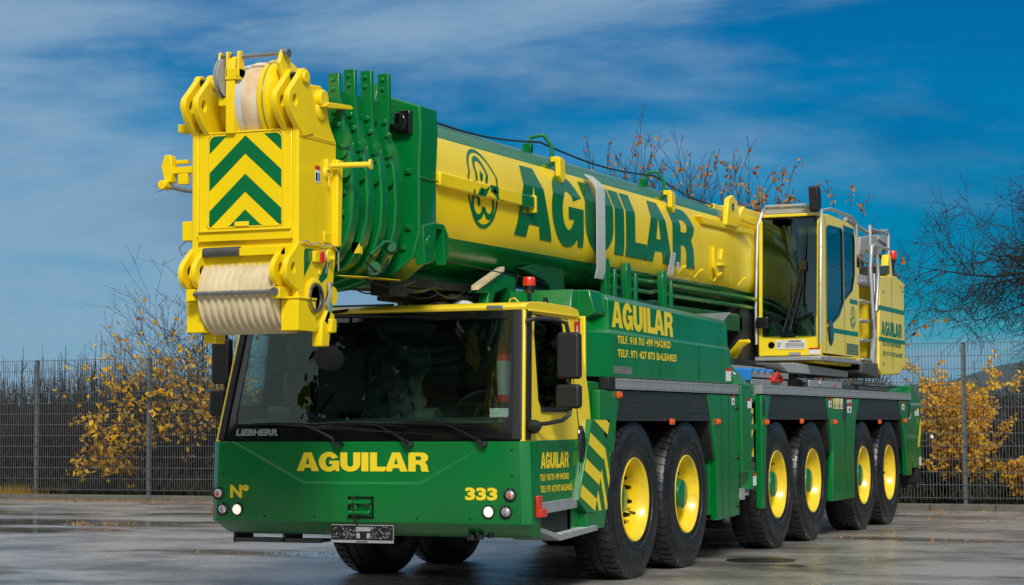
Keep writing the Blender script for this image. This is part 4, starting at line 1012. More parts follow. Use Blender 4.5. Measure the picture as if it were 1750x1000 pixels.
# under-boom ladder of tubes, supports, cylinder
b = B()
for k, (x, z) in enumerate(((.56,2.74),(.52,2.64),(.47,2.53))):
    p = []
    for j in range(40):
        y = 4.1+j*.16; p.append((x, y, z+zoff(y)+(.03 if 8 < j < 12 else 0)*math.sin((j-8)*.8)))
    b.tube(p, .024, 8)
b.build('hydraulic_pipe', G, boom)
for y in (3.75, 4.35, 5.45):
    b = B(); b.prism([(y,2.46),(y-.06,2.80),(y-.02,2.90),(y+.05,2.92),(y+.10,2.84),(y+.10,2.46)], 'x', .60, .66)
    b.prism([(y+.12,2.46),(y+.14,2.82),(y+.20,2.80),(y+.20,2.46)], 'x', .66,.69); b.build('pipe_support', G, boom, .006)
b = B(); b.prism([(3.0,2.90),(3.05,2.62),(3.3,2.30),(3.1,2.30),(2.6,2.62),(2.0,2.70)], 'x', .42,.50)
b.prism([(4.5,2.9),(5.0,2.9),(5.0,2.4),(4.5,2.4)], 'x', .40,.44)
b.box(-.5,.5,3.5,8.8,2.42,2.60); b.box(-.5,.6,2.6,3.9,2.05,2.45)
b.build('boom_rest', GD, crane, .01)
b = B(); b.cyl((.06,.3,2.52),(.06,2.5,2.58),.105,28); b.cyl((.06,2.5,2.58),(.06,2.62,2.585),.13,28); b.cyl((.06,-.9,2.47),(.06,.3,2.52),.07,20); b.build('telescoping_cylinder', G, boom)
b = B()
b.prism([(1.12,2.44),(1.65,2.63),(1.95,2.62),(2.02,2.2),(1.90,2.2),(1.78,2.52),(1.52,2.46),(1.34,2.2),(1.24,2.2),(1.38,2.45)], 'x', .38, .47)
b.build('support_bracket', G, crane, .006)
b = B(); b.prism([(1.07,2.455),(1.63,2.65),(1.63,2.69),(1.07,2.495)], 'x', .44,.505); b.build('rubber_pad', NYL, crane, .004)
b = B(); b.prism([(-.3,2.42),(1.6,2.46),(1.6,2.52),(-.2,2.50)], 'x', -.30, .34); b.box(-.35,.35,.9,3.3,2.38,2.42); b.build('underboom_tray', CHS, boom, .01)
b = B(); rr = random.Random(11)
for k in range(11):
    y = rr.uniform(-1.0,.3); x = rr.uniform(.0,.50); z = 2.42
    sg = rr.uniform(.03,.09); dx = rr.uniform(-.12,.12); p = [(x+dx*j/10, y+j*.08, z+.03-sg*math.sin(math.pi*j/10)) for j in range(11)]
    b.tube(p, rr.choice((.006,.008,.011)), 8)
b.box(.30,.46,-.5,-.2,2.33,2.43)
b.tube([(.5,.2,2.66),(.62,1.8,2.60),(.62,2.4,2.58)], .006, 6); b.tube([(.62,1.65,2.62),(.56,1.6,2.30)], .006, 6)
b.tube([(.5,-1.0,2.55),(.54,-.9,2.48),(.55,-.8,2.47),(.56,-.72,2.58)], .008, 6)
b.build('hydraulic_hose', HYD, boom)
b = B(); b.lathe([(.05,0),(.06,.02),(.05,.05)], (.50,-.85,2.50), (.5,-.8,0), 20); b.lathe([(.04,0),(.05,.02),(.03,.05)], (.57,-.70,2.66), (.5,-.8,0), 16); b.tube([(.5,-.9,2.60),(.56,-.8,2.70),(.58,-.7,2.70)], .018, 8); b.build('hydraulic_coupling', GD, boom)
b = B()
b.tube([(-.32,1.5,1.7),(-.3,1.5,2.4)], .03, 8); b.box(-.45,-.38,1.5,1.6,1.7,2.42); b.box(-.2,.05,1.55,1.6,1.7,2.40); b.box(.2,.24,1.55,1.6,1.7,2.4); b.build('support_post', GD, crane, .004)

# ---- boom head
b = B()
hx = .455; hl = .40
# body: front box with side cheeks reaching down and up
cheek = [(-1.93,3.44),(-1.93,2.04),(-1.88,2.0),(-1.66,2.0),(-1.60,2.04),(-1.42,2.28),(-1.40,2.36),(-1.36,2.60),(-1.36,3.38),(-1.46,3.50),(-1.52,3.72),(-1.60,3.76),(-1.80,3.74),(-1.90,3.46)]
b.prism(cheek, 'x', hx-.05, hx); b.prism(cheek, 'x', -hl, -hl+.05)
b.box(-hl+.051, hx-.051, -1.925, -1.87, 2.52, 3.42)
b.box(-hl+.051, hx-.051, -1.86, -1.38, 3.36, 3.40); b.box(-hl+.051, hx-.051, -1.86, -1.36, 2.56, 2.60)
b.box(-hl+.051, -.28, -1.925, -1.5, 2.05, 2.52); b.box(.345, hx-.051, -1.925, -1.5, 2.05, 2.52)
head = b.build('boom_head', Y_, boom, .008, 2, smooth=30)
b = B(); rr = random.Random(77)
for p0, p1 in (((hx+.001,-1.925,2.60),(hx+.001,-1.925,3.40)), ((-hl+.06,-1.928,3.415),(hx-.06,-1.928,3.415)), ((hx+.001,-1.92,3.38),(hx+.001,-1.40,3.38))):
    p0, p1 = Vector(p0), Vector(p1); n_ = int((p1-p0).length/.02)
    b.tube([p0.lerp(p1, k/n_)+Vector((0,0,rr.uniform(-.0015,.0015))) for k in range(n_+1)], [rr.uniform(.004,.0065) for k in range(n_+1)], 6)
b.build('weld_bead', Y_, head, split=True)
b = B(); b.box(-.33,.42,-1.96,-1.931,2.64,2.715); b.box(-.33,.42,-1.98,-1.95,2.705,2.72); b.box(-.39,.44,-1.945,-1.931,2.46,2.60)
b.box(-hl-.02,-.285,-1.96,-1.7,2.0,2.22); b.box(.34,hx+.02,-1.96,-1.7,2.0,2.22); b.box(-hl-.03,-.28,-1.97,-1.7,2.22,2.235); b.box(.335,hx+.03,-1.97,-1.7,2.22,2.235)
b.box(hx,hx+.008,-1.93,-1.38,2.60,2.615); b.box(hx,hx+.006,-1.93,-1.38,3.36,3.37)
b.build('head_flange', Y_, head, .004)
# bolted-on shoulder plates at right cheek back
b = B(); b.prism([(-1.42,2.62),(-1.36,2.62),(-1.33,3.25),(-1.42,3.25)], 'x', .44,.50); b.build('wear_plate', Y_, head, .01)
# chevron board
b = B(); b.prism(rrect(-.26,.335,2.735,3.40,.05), 'y', -1.936, -1.932); cb = b.build('chevron_board', Y_, head)
def chev(a, c, xm=.0375, w=.290, top=3.385, bot=2.745):
    sl = .88; out = []
    for s in (1, -1):
        u1 = w
        def lim(v): return max(v, bot)
        # polygon strip between v=a+sl*u and v=c+sl*u measured downwards
        pts = []
        n = 12
        up = [(u1*k/n, top-a-sl*u1*k/n) for k in range(n+1)]; lo = [(u1*k/n, top-c-sl*u1*k/n) for k in range(n+1)]
        for k in range(n):
            q = [up[k], up[k+1], lo[k+1], lo[k]]
            q = [(xm+s*x, max(z, bot)) for x, z in q]
            if max(z for x, z in q)-min(z for x, z in q) < .004: continue
            cw = .04
            out.append(q)
    return out
b = B()
for a, c in ((.0,.13),(.272,.40),(.525,.66)):
    for q in chev(a, c): b._add([(x, -1.9375, z) for x, z in q], [(0,1,2,3)])
for s in (1,-1):
    b._add([(.0375+s*x, -1.9375, z) for x, z in ((.15,3.39),(.25,3.39),(.28,3.375),(.29,3.35),(.29,3.265))], [(0,1,2,3,4)])
b.build('chevron', LET_G, cb, smooth=0, clean=False)
b = B(); b.tube([(x,-1.937,z) for x, z in rrect(-.27,.345,2.725,3.41,.055)+[rrect(-.27,.345,2.725,3.41,.055)[0]]], .0035, 5); b.box(-.04,.07,-1.95,-1.936,2.745,2.775); b.build('board_edge', YC, cb)
# green stripes on the lower cheek
clipped_stripes('warning_stripe', [(-1.90,2.58),(-1.45,2.58),(-1.50,2.40),(-1.66,2.30),(-1.90,2.22)], lambda y, z: (hx+.002,y,z), LET_G, head, 48, .28, .12, -2.0+1.32)
# ears with pin holes
def ear(x0, x1, cy, cz, up=True, name='lug'):
    b = B(); sh = .055 if up else .07
    if up: pts = [(-1.93,3.36),(-2.10,3.50)]+arc(-2.07,3.60,.075,.085,200,120,5)+[(-1.97,3.80)]+arc(-1.91,3.80,.055,.045,160,20,6)+[(-1.78,3.62),(-1.78,3.40)]
    else: pts = [(-1.92,2.60),(-2.0,2.60),(-2.12,2.50)]+arc(-2.07,2.41,.095,.10,140,260,7)+[(-2.02,2.29),(-1.92,2.24)]
    hole = arc(-2.055 if up else -2.07, 3.60 if up else 2.43, .034, .042, 0, 330, 11)
    plate(b, [pts, hole], lambda y, z, t: (x0+t, y+sh, z), x1-x0)
    b.lathe([(.034,0),(.055,0),(.055,.012),(.034,.012)], (x0-.012, -2.0, 3.60 if up else 2.43), (1,0,0), 18, cap=False)
    b.lathe([(.0345,0),(0,0)], (x0+.012, -2.0, 3.60 if up else 2.43), (1,0,0), 16, 1)  # black disc painting in the darkness inside the pin hole
    return b.build(name, [Y_, BLG], head, .006)
for x in (-.405,-.305,.325,.425): ear(x, x+.045, 0, 0, True, 'pin_lug')
for x in (-.41,-.31,.32,.42): ear(x, x+.04, 0, 0, False, 'pin_lug')
b = B(); b.cyl((-.36,-1.87,3.79),(-.305,-1.87,3.79),.030,16); b.cyl((.37,-1.87,3.79),(.425,-1.87,3.79),.030,16); b.build('lug_pin', BLG, head)
b = B(); b.cyl((-.26,-1.87,3.78),(-.235,-1.87,3.78),.045,14); b.cyl((.47,-1.87,3.78),(.495,-1.87,3.78),.045,14)
b.cyl((-.36,-1.62,3.60),(-.14,-1.62,3.60),.16,28); b.cyl((.30,-1.62,3.64),(.44,-1.62,3.64),.10,28); b.cyl((.44,-1.62,3.66),(.50,-1.62,3.66),.065,20)
b.build('sheave_axle', Y_, head, .008)
# top sheaves
def sheave(b, x0, w, cy, cz, r, m=0, depth=.03, n=56):
    b.lathe([(r*.3,0),(r-.03,.004),(r,.0),(r,.008),(r-depth,w*.5-.006),(r-depth,w*.5+.006),(r,w-.008),(r,w),(r-.03,w-.004),(r*.3,w)], (x0,cy,cz), (1,0,0), n, m)
b = B(); b.lathe([(0,0),(.27,0),(.285,.01),(.29,.05),(.285,.09),(0,.09)], (-.07,-1.68,3.64), (1,0,0), 64); b.build('sheave', NYW, head, smooth=50)
b = B(); b.lathe([(0,0),(.285,0),(.30,.01),(.295,.09),(.28,.13),(0,.13)], (.02,-1.68,3.64), (1,0,0), 64); b.build('sheave', NYR, head, smooth=50)
b = B(); b.lathe([(0,0),(.30,0),(.31,.01),(.31,.04),(0,.04)], (.15,-1.68,3.64), (1,0,0), 64, 0); b.lathe([(0,.04),(.295,.04),(.295,.055),(0,.055)], (.15,-1.68,3.64), (1,0,0), 64, 1); b.lathe([(0,.055),(.31,.055),(.31,.075),(.28,.11),(.16,.13),(.14,.18),(0,.18)], (.15,-1.68,3.64), (1,0,0), 64, 0); b.build('sheave_guard', [Y_, STL], head, smooth=40)
b = B(); b.prism([(-1.97,3.40),(-1.97,3.88),(-1.94,3.95),(-1.86,3.95),(-1.82,3.86),(-1.84,3.40)], 'x', -.105, -.035)
b.prism([(-1.98,3.87),(-1.96,3.985),(-1.92,3.985),(-1.90,3.87)], 'x', -.17,-.155); b.prism([(-1.98,3.80),(-1.98,3.98),(-1.92,3.99),(-1.88,3.87),(-1.88,3.80)], 'x', -.10,-.085)
b.prism([(-1.99,3.80),(-1.98,3.98),(-1.93,3.99),(-1.90,3.88),(-1.88,3.78)], 'x', -.01, .01); b.box(-.105,.01,-1.98,-1.88,3.78,3.86)
b.prism([(-1.95,3.88),(-1.90,3.98),(-1.85,3.995),(-1.80,3.93),(-1.66,3.60),(-1.80,3.60)], 'x', .29,.32)
b.box(-.17,-.07,-1.96,-1.90,3.60,3.66)
b.build('rope_guard_post', Y_, head, .005)
b = B(); b.cyl((-.18,-1.94,3.955),(-.07,-1.94,3.955),.016,10); b.build('guard_bar', STL, head)
b = B(); b.cyl((-.02,-1.94,3.945),(.34,-1.88,3.958),.015,12); b.cyl((.31,-1.88,3.955),(.355,-1.88,3.955),.032,12)
b.build('guard_bar', STL, head)
b = B(); sheave(b, -.148, .04, -1.93, 3.80, .14, 0, .02, 36); b.build('sheave', GRY, head)
# lower sheave pack
for k in range(11):
    b = B(); sheave(b, -.275+k*.0555, .054, -1.78, 2.262, .275, 0, .022); b.build('sheave', NYL, head, smooth=30)
b = B(); b.cyl((-.29,-2.075,2.265),(.35,-2.075,2.265),.017,14); b.box(-.35,-.285,-2.08,-1.95,2.22,2.30,1); b.box(.335,.40,-2.08,-1.95,2.22,2.30,1); b.cyl((.36,-2.10,2.265),(.36,-2.05,2.265),.03,10); b.build('rope_guard_bar', [STL, Y_], head)
b = B(); b.cyl((-.26,-1.99,2.56),(.03,-1.99,2.562),.034,20,0); b.box(.03,.36,-2.0,-1.93,2.53,2.585,1); b.build('guide_roller', [DGR, Y_], head)
# big axle bore and other fittings on the right cheek
b = B(); b.lathe([(.10,0),(.13,0),(.14,.012),(.13,.02),(.105,.02)], (hx,-1.70,2.24), (1,0,0), 32, cap=False); b.lathe([(.085,0),(.10,.002),(.102,.03),(.085,.03)], (hx,-1.70,2.24), (1,0,0), 32, 1, cap=False); b.lathe([(.086,.004),(0,.004)], (hx,-1.70,2.24), (1,0,0), 32, 2)
b.build('axle_bore', [Y_, STL, BLG], head)
b = B(); b.lathe([(.03,0),(.06,0),(.065,.03),(.03,.03)], (hx-.02,-1.42,2.27), (1,0,0), 24, 0); b.lathe([(.035,.012),(0,.012)], (hx-.02,-1.42,2.27), (1,0,0), 16, 1)
b.prism([(-1.50,2.32),(-1.40,2.36),(-1.34,2.32),(-1.33,2.24),(-1.38,2.19),(-1.5,2.2)], 'x', hx-.05, hx-.02); b.build('rear_lug', [Y_, BLG], head)
b = B(); b.box(hx,hx+.05,-1.52,-1.44,2.0,2.10); b.prism([(-1.62,1.90),(-1.50,1.90),(-1.48,1.99),(-1.40,2.04),(-1.42,2.14),(-1.52,2.16),(-1.60,2.08)], 'x', hx-.06,hx+.02); b.build('rope_anchor', Y_, head, .01)
b = B(); b.box(hx,hx+.03,-1.73,-1.66,2.49,2.57); b.cyl((hx,-1.50,2.55),(hx+.03,-1.50,2.55),.05,14); b.cyl((hx+.03,-1.50,2.53),(hx+.06,-1.50,2.53),.02,8); b.cyl((hx,-1.62,2.42),(hx+.012,-1.62,2.42),.02,8); b.box(hx,hx+.012,-1.56,-1.45,2.64,2.72); b.build('cable_fitting', Y_, head, .006)
b = B(); b.box(hx+.005,hx+.035,-1.65,-1.595,2.49,2.57); b.build('limit_switch', RDL, head, .006)
b = B(); rr = random.Random(2)
p = [(hx+.02,-1.90+.06*k, 2.62+.012*math.sin(k*2)) for k in range(9)]; b.tube(p, .005, 5)
b.tube([(hx+.02,-1.42,2.62),(hx+.03,-1.38,2.58),(hx+.03,-1.38,2.45)], .005, 5); b.tube([(hx+.03,-1.6,2.6),(hx+.05,-1.58,2.5),(hx+.03,-1.57,2.42)], .004, 5)
for k in range(4): b.tube([(hx+.01,-1.50+.01*k,2.36),(hx+.03,-1.52+.01*k,2.28),(hx+.02,-1.55+.012*k,2.20),(hx+.01,-1.50,2.16)], .006, 5)
b.tube([(hx-.03,-1.55,2.14),(hx+.02,-1.56,2.10),(hx,-1.58,2.02)], .005, 5)
b.build('sensor_cable', GRY, head)
b = B(); b.prism([(-1.57,2.08),(-1.49,2.20),(-1.45,2.22),(-1.52,2.06)], 'x', hx+.01,hx+.02); b.build('reflective_tag', mat('tag_green', (.10,.34,.22), .4), head)
b = B(); b.prism([(-1.53,2.22),(-1.46,2.36),(-1.44,2.36),(-1.48,2.22)], 'x', hx,hx+.015); b.build('cable_tray', BLG, head)
# side pin and catch
b = B(); b.cyl((hx,-1.48,3.20),(hx+.30,-1.42,3.20),.020,12); b.cyl((hx+.30,-1.42,3.20),(hx+.315,-1.417,3.20),.038,14); b.lathe([(.02,0),(.055,0),(.05,.02),(.02,.02)], (hx,-1.50,3.15), (1,0,0), 14); b.box(hx,hx+.03,-1.54,-1.49,3.16,3.24)
b.tube([(hx+.02,-1.51,3.12),(hx+.02,-1.52,3.05),(hx+.02,-1.50,3.03),(hx+.02,-1.49,3.10)], .004, 5)
b.build('locking_pin', YC, head)
b = B(); b.lathe([(.0,.02),(.06,.02),(.075,.01),(.075,0)], (hx,-1.60,3.58), (1,0,0), 24); b.prism([(-1.66,3.60),(-1.58,3.64),(-1.24,3.665),(-1.20,3.65),(-1.22,3.635),(-1.56,3.60)], 'x', hx-.0,hx+.06); b.build('deflector_arm', Y_, head, .01)
b = B(); b.box(hx+.001,hx+.003,-1.68,-1.61,3.06,3.18,0); b.box(hx+.001,hx+.004,-1.68,-1.61,3.15,3.18,1); b.box(hx+.001,hx+.004,-1.675,-1.65,3.07,3.13,2); b.box(hx+.001,hx+.004,-1.64,-1.615,3.07,3.13,3); b.build('warning_label', [WHT, REDM, BLG, BLU], head)
# left-hand latch assembly
b = B(); b.box(-.66,-hl,-1.80,-1.74,3.16,3.21); b.prism([(-.70,3.10),(-.64,3.10),(-.64,3.26),(-.66,3.30),(-.70,3.30),(-.73,3.22)], 'y', -1.82,-1.74); b.box(-.62,-.52,-1.80,-1.76,3.23,3.26); b.box(-.60,-.52,-1.80,-1.76,3.08,3.16); b.cyl((-.70,-1.86,3.08),(-.70,-1.76,3.08),.035,14)
b.box(-.54,-hl,-1.90,-1.75,2.80,2.96) if False else None
b.box(-.50,-hl,-1.90,-1.80,2.66,2.80); b.box(-.54,-hl,-1.9,-1.8,3.44,3.50); b.build('side_latch', Y_, head, .006)
b = B(); b.tube([(-.67,-1.78,3.07),(-.56,-1.78,3.04),(-hl,-1.78,3.02)], .016, 8); b.tube([(-.70,-1.82,3.05),(-.77,-1.82,3.03),(-.78,-1.82,3.08),(-.70,-1.82,3.08)], .003, 5); b.tube([(-.46,-1.9,2.66),(-.52,-1.9,2.62),(-.5,-1.9,2.56),(-.46,-1.9,2.58)], .004, 5); b.build('latch_pin', STL, head)
b = B(); b.box(-.38,-.28,-1.80,-1.66,1.93,2.0); b.build('rope_anchor', Y_, head, .01)

# ================================================================== SETTING
def ground_material():
    m = bpy.data.materials.new('wet_asphalt'); m.use_nodes = True; nt = m.node_tree; N = nt.nodes; L = nt.links; p = N['Principled BSDF']
    tc = N.new('ShaderNodeTexCoord')
    def noise(sc, det=5, scale=(1,1,1), rough=.6):
        mp = N.new('ShaderNodeMapping'); mp.inputs['Scale'].default_value = scale; L.new(tc.outputs['Object'], mp.inputs['Vector'])
        n = N.new('ShaderNodeTexNoise'); n.inputs['Scale'].default_value = sc; n.inputs['Detail'].default_value = det; n.inputs['Roughness'].default_value = rough
        L.new(mp.outputs[0], n.inputs['Vector']); return n.outputs['Fac']
    def rng(s, a, b_, c, d):
        r = N.new('ShaderNodeMapRange'); r.inputs[1].default_value = a; r.inputs[2].default_value = b_; r.inputs[3].default_value = c; r.inputs[4].default_value = d
        L.new(s, r.inputs[0]); return r.outputs[0]
    big0 = noise(.22, 5, (.55, 1.4, 1))
    sp = N.new('ShaderNodeSeparateXYZ'); L.new(tc.outputs['Object'], sp.inputs[0])
    def op(o, a, b_, cl=False):
        q = N.new('ShaderNodeMath'); q.operation = o; q.use_clamp = cl
        for i, v in enumerate((a, b_)):
            if isinstance(v, (int, float)): q.inputs[i].default_value = v
            else: L.new(v, q.inputs[i])
        return q.outputs[0]
    big = big0
    for cx, cy, rx, ry in ((-3.6, 4.75, 2.6, .75), (-9.0, 9.9, 3.5, 1.0), (-8.5, 13.2, 3.0, .9)):
        dx = op('DIVIDE', op('SUBTRACT', sp.outputs[0], cx), rx); dy = op('DIVIDE', op('SUBTRACT', sp.outputs[1], cy), ry)
        big = op('ADD', big, op('MULTIPLY', op('SUBTRACT', 1.0, op('ADD', op('MULTIPLY', dx, dx), op('MULTIPLY', dy, dy)), True), .16)); fine = noise(90, 3); med = noise(2.2, 6)
    patch = rng(noise(.7, 6, (.9, 1.1, 1)), .42, .62, 0, 1)
    cr = N.new('ShaderNodeMix'); cr.data_type = 'RGBA'; cr.inputs[6].default_value = (.40,.378,.350,1); cr.inputs[7].default_value = (.085,.070,.054,1)
    mm = N.new('ShaderNodeMath'); mm.operation = 'MULTIPLY_ADD'; mm.use_clamp = True; L.new(patch, mm.inputs[0]); mm.inputs[1].default_value = .75; L.new(rng(med, .4, .7, 0, .5), mm.inputs[2]); L.new(mm.outputs[0], cr.inputs[0])
    c2 = N.new('ShaderNodeMix'); c2.data_type = 'RGBA'; c2.inputs[7].default_value = (.36,.355,.34,1)
    L.new(cr.outputs[2], c2.inputs[6]); L.new(rng(fine, .60, .72, 0, .55), c2.inputs[0])
    L.new(c2.outputs[2], p.inputs['Base Color'])
    rm = N.new('ShaderNodeMath'); rm.operation = 'MULTIPLY'
    inv = rng(big, .55, .60, 1, .06); L.new(inv, rm.inputs[0]); L.new(rng(med, .3, .7, .12, .38), rm.inputs[1])
    L.new(rm.outputs[0], p.inputs['Roughness'])
    bp = N.new('ShaderNodeBump'); bp.inputs['Distance'].default_value = .006
    L.new(rng(big, .54, .60, .75, .0), bp.inputs['Strength']); L.new(fine, bp.inputs['Height']); L.new(bp.outputs[0], p.inputs['Normal'])
    p.inputs['Specular IOR Level'].default_value = .75
    return m
b = B(); b._add([(-400,-120,0),(300,-120,0),(300,17.2,0),(-400,17.2,0)], [(0,1,2,3)]); g = b.build('asphalt_yard', ground_material(), smooth=0); tag(g, 'wet asphalt yard with puddles', kind='structure')
SOIL = mat('soil', (.030,.026,.018), .9, var=.6, vscale=3, bump=.6, bscale=12)
b = B(); b._add([(-600,17.4,-.02),(600,17.4,-.02),(600,900,-.02),(-600,900,-.02)], [(0,1,2,3)]); g = b.build('ground', SOIL, smooth=0); tag(g, 'dark soil and grass beyond the fence', kind='structure')
KRB = mat('kerb_concrete', (.13,.12,.10), .75, var=.6, vscale=5, dirt=(.05,.055,.03), bump=.4, bscale=30)
b = B()
x = -40.0
while x < 30: b.box(x, x+.992, 17.12, 17.27, -.05, .10); x += 1.0
k = b.build('kerb', KRB, None, .012); tag(k, 'low concrete kerb in front of the wire fence', kind='structure')
b = B(); b.box(-40, 30, 17.27, 18.1, -.05, .075); k = b.build('verge', SOIL, None); tag(k, 'soil verge under the fence', kind='structure')
for yy, lab in ((9.05, 'first'), (-.2, 'second')):
    b = B(); q = random.Random(int(yy*7)); pts = [(-60+k*1.0, yy+q.uniform(-.008,.008)) for k in range(90)]
    b._add([(x, y-.012, .004) for x, y in pts]+[(x, y+.012, .004) for x, y in pts], [(k, k+1, 91+k, 90+k) for k in range(89)])
    o = b.build('pavement_joint', mat('joint_tar_'+lab, (.02,.02,.02), .3), smooth=0); tag(o, 'dark tar joint across the asphalt', kind='structure')
# drain cover
b = B(); b.lathe([(.34,.0),(.34,.006),(.30,.006),(.30,.003),(0,.003)], (1.72,5.18,.001), (0,0,1), 40)
for k in range(9): b.box(1.72-.26+k*.06, 1.72-.24+k*.06, 5.0, 5.36, .004, .007)
o = b.build('manhole_cover', mat('cast_iron', (.03,.028,.026), .4, metal=.5, bump=.3, bscale=60)); tag(o, 'round iron manhole cover in the asphalt beside the crane wheels', 'manhole cover')

# ---- wire mesh fence
def fence(name, x0, x1, Y, label, posts, zb=.13):
    f = tag(empty(name, (x0, Y, 0)), label, 'fence')
    W = MATS['galvanised']
    def rel(b): 
        b.xf = Matrix.Translation((-x0, -Y, 0)); return b
    for px in posts:
        b = rel(B()); b.box(px-.03, px+.03, Y-.02, Y+.04, .05, 2.58); b.box(px-.033, px+.033, Y-.023, Y+.043, 2.58, 2.59)
        for k in range(7): b.box(px-.012, px+.012, Y-.028, Y-.02, .25+k*.36, .29+k*.36)
        b.build('post', W, f)
    ps = [x0]+[p for p in posts if x0 < p < x1]+[x1]
    for a, c in zip(ps, ps[1:]):
        b = rel(B()); n = int((c-a-.04)/.05)
        for k in range(n+1):
            xx = a+.03+k*.05; b.box(xx-.003, xx+.003, Y-.035, Y-.029, zb+.02, zb+2.46)
        for k in range(13):
            z = zb+.05+k*.2
            for yy in (Y-.041, Y-.029): b.box(a+.01, c-.01, yy, yy+.006, z-.004, z+.004)
        b.build('mesh_panel', W, f, smooth=0)
    return f
fence('wire_fence', -28.4, 8.8, 17.65, 'grey double-rod wire mesh fence running behind the crane', [-25.85+2.47*k-.0 for k in range(15)][:0]+[-15.83-2.47*5+2.47*k for k in range(19)])

# ---- plants
BARK = mat('dark_bark', (.024,.017,.012), .85, var=.4, vscale=8)
BARK2 = mat('grey_bark', (.018,.017,.016), .9, var=.5, vscale=6)
def leafmat(name, c, c2):
    m = bpy.data.materials.new(name); m.use_nodes = True; nt = m.node_tree; N = nt.nodes; L = nt.links; p = N['Principled BSDF']
    g = N.new('ShaderNodeNewGeometry'); r = N.new('ShaderNodeMix'); r.data_type = 'RGBA'; r.inputs[6].default_value = (*c,1); r.inputs[7].default_value = (*c2,1)
    L.new(g.outputs['Random Per Island'], r.inputs[0]); L.new(r.outputs[2], p.inputs['Base Color']); p.inputs['Roughness'].default_value = .55
    p.inputs['Transmission Weight'].default_value = 0.0
    t = N.new('ShaderNodeBsdfTranslucent'); L.new(r.outputs[2], t.inputs[0]); mx = N.new('ShaderNodeMixShader'); mx.inputs[0].default_value = .35
    L.new(p.outputs[0], mx.inputs[1]); L.new(t.outputs[0], mx.inputs[2]); L.new(mx.outputs[0], N['Material Output'].inputs[0]); return m
LY = leafmat('yellow_leaves', (.90,.56,.02), (.75,.36,.01)); LO = leafmat('orange_leaves', (.62,.30,.03), (.42,.12,.015)); LBR = leafmat('brown_leaves', (.10,.09,.03), (.05,.05,.02))
def leaf(b, p, s, rr):
    d = Vector((rr.uniform(-1,1), rr.uniform(-1,1), rr.uniform(-1.2,.3))).normalized(); u = d.orthogonal().normalized()
    a = rr.uniform(0, 6.28); w = (Matrix.Rotation(a, 3, d) @ u)*s*.33; n = d.cross(w).normalized()*s*.10
    b._add([p, p+d*s*.45+w+n, p+d*s, p+d*s*.45-w+n], [(0,1,2,3)])
def branch(bw, bl, p, d, length, r, depth, rr, P):
    n = max(3, int(length/P['seg'])); pts = [p.copy()]; dirs = []
    for i in range(n):
        d = (d+Vector((rr.gauss(0,P['wob']), rr.gauss(0,P['wob']), rr.gauss(0,P['wob'])+P['up'])) ).normalized()
        pts.append(pts[-1]+d*length/n); dirs.append(d.copy())
    bw.tube(pts, [max(P['rmin'], r*(1-.85*i/n)) for i in range(n+1)], 4 if r < .03 else 7)
    if depth > 0:
        k = P['kids'][P['depth']-depth]
        for j in range(k):
            t = rr.uniform(.22, .97); i = min(n-1, int(t*n)); q = pts[i].lerp(pts[i+1], t*n-i)
            ang = R(rr.uniform(*P['ang'])); ax = dirs[i].orthogonal().normalized(); ax = Matrix.Rotation(rr.uniform(0,6.28), 3, dirs[i]) @ ax
            nd = (Matrix.Rotation(ang, 3, ax) @ dirs[i])
            branch(bw, bl, q, nd, length*rr.uniform(*P['lr']), max(P['rmin'], r*(1-t*.6)*.6), depth-1, rr, P)
    if P['leaf'] and depth <= P.get('ld', 1):
        for i in range(1, n+1):
            if pts[i].z > P.get('ltop', 99): continue
            fall = P.get('fall', 0)
            pr = P['leaf']*max(.08, 1-fall*pts[i].z)
            m = int(pr)+(1 if rr.random() < pr % 1 else 0)
            for q in range(m):
                leaf(bl, pts[i]+Vector((rr.uniform(-.05,.05), rr.uniform(-.05,.05), rr.uniform(-.05,.05))), rr.uniform(*P['ls']), rr)
def plant(name, base, stems, P, seed, label, cat, group=None, bark=None, leaves=None, scale=1.0):
    rr = random.Random(seed); bw = B(); bl = B()
    for s in range(stems):
        a = rr.uniform(0, 6.28); t = R(rr.uniform(0, P['splay'])); d = Vector((math.cos(a)*math.sin(t), math.sin(a)*math.sin(t), math.cos(t)))
        p = Vector((math.cos(a), math.sin(a), 0))*rr.uniform(0, P['base'])
        branch(bw, bl, p, d, P['len']*rr.uniform(P.get('lmin', .6), 1.0), P['r'], P['depth'], rr, P)
    root = tag(empty(name, base), label, cat, group)
    bw.build('stems' if P['depth'] < 4 else 'trunk', bark or BARK, root, clean=False)
    if bl.v: bl.build('crown' if P['depth'] >= 4 else 'foliage', leaves or LY, root, smooth=0, clean=False)
    root.scale = (scale,)*3
    return root
def dup(root, loc, rz, sc, label=None):
    c = root.copy(); col.objects.link(c); c.location = loc; c.rotation_euler = (0,0,rz); c.scale = sc
    if label: c['label'] = label
    for ch in list(root.children):
        k = ch.copy(); col.objects.link(k); k.parent = c
    return c
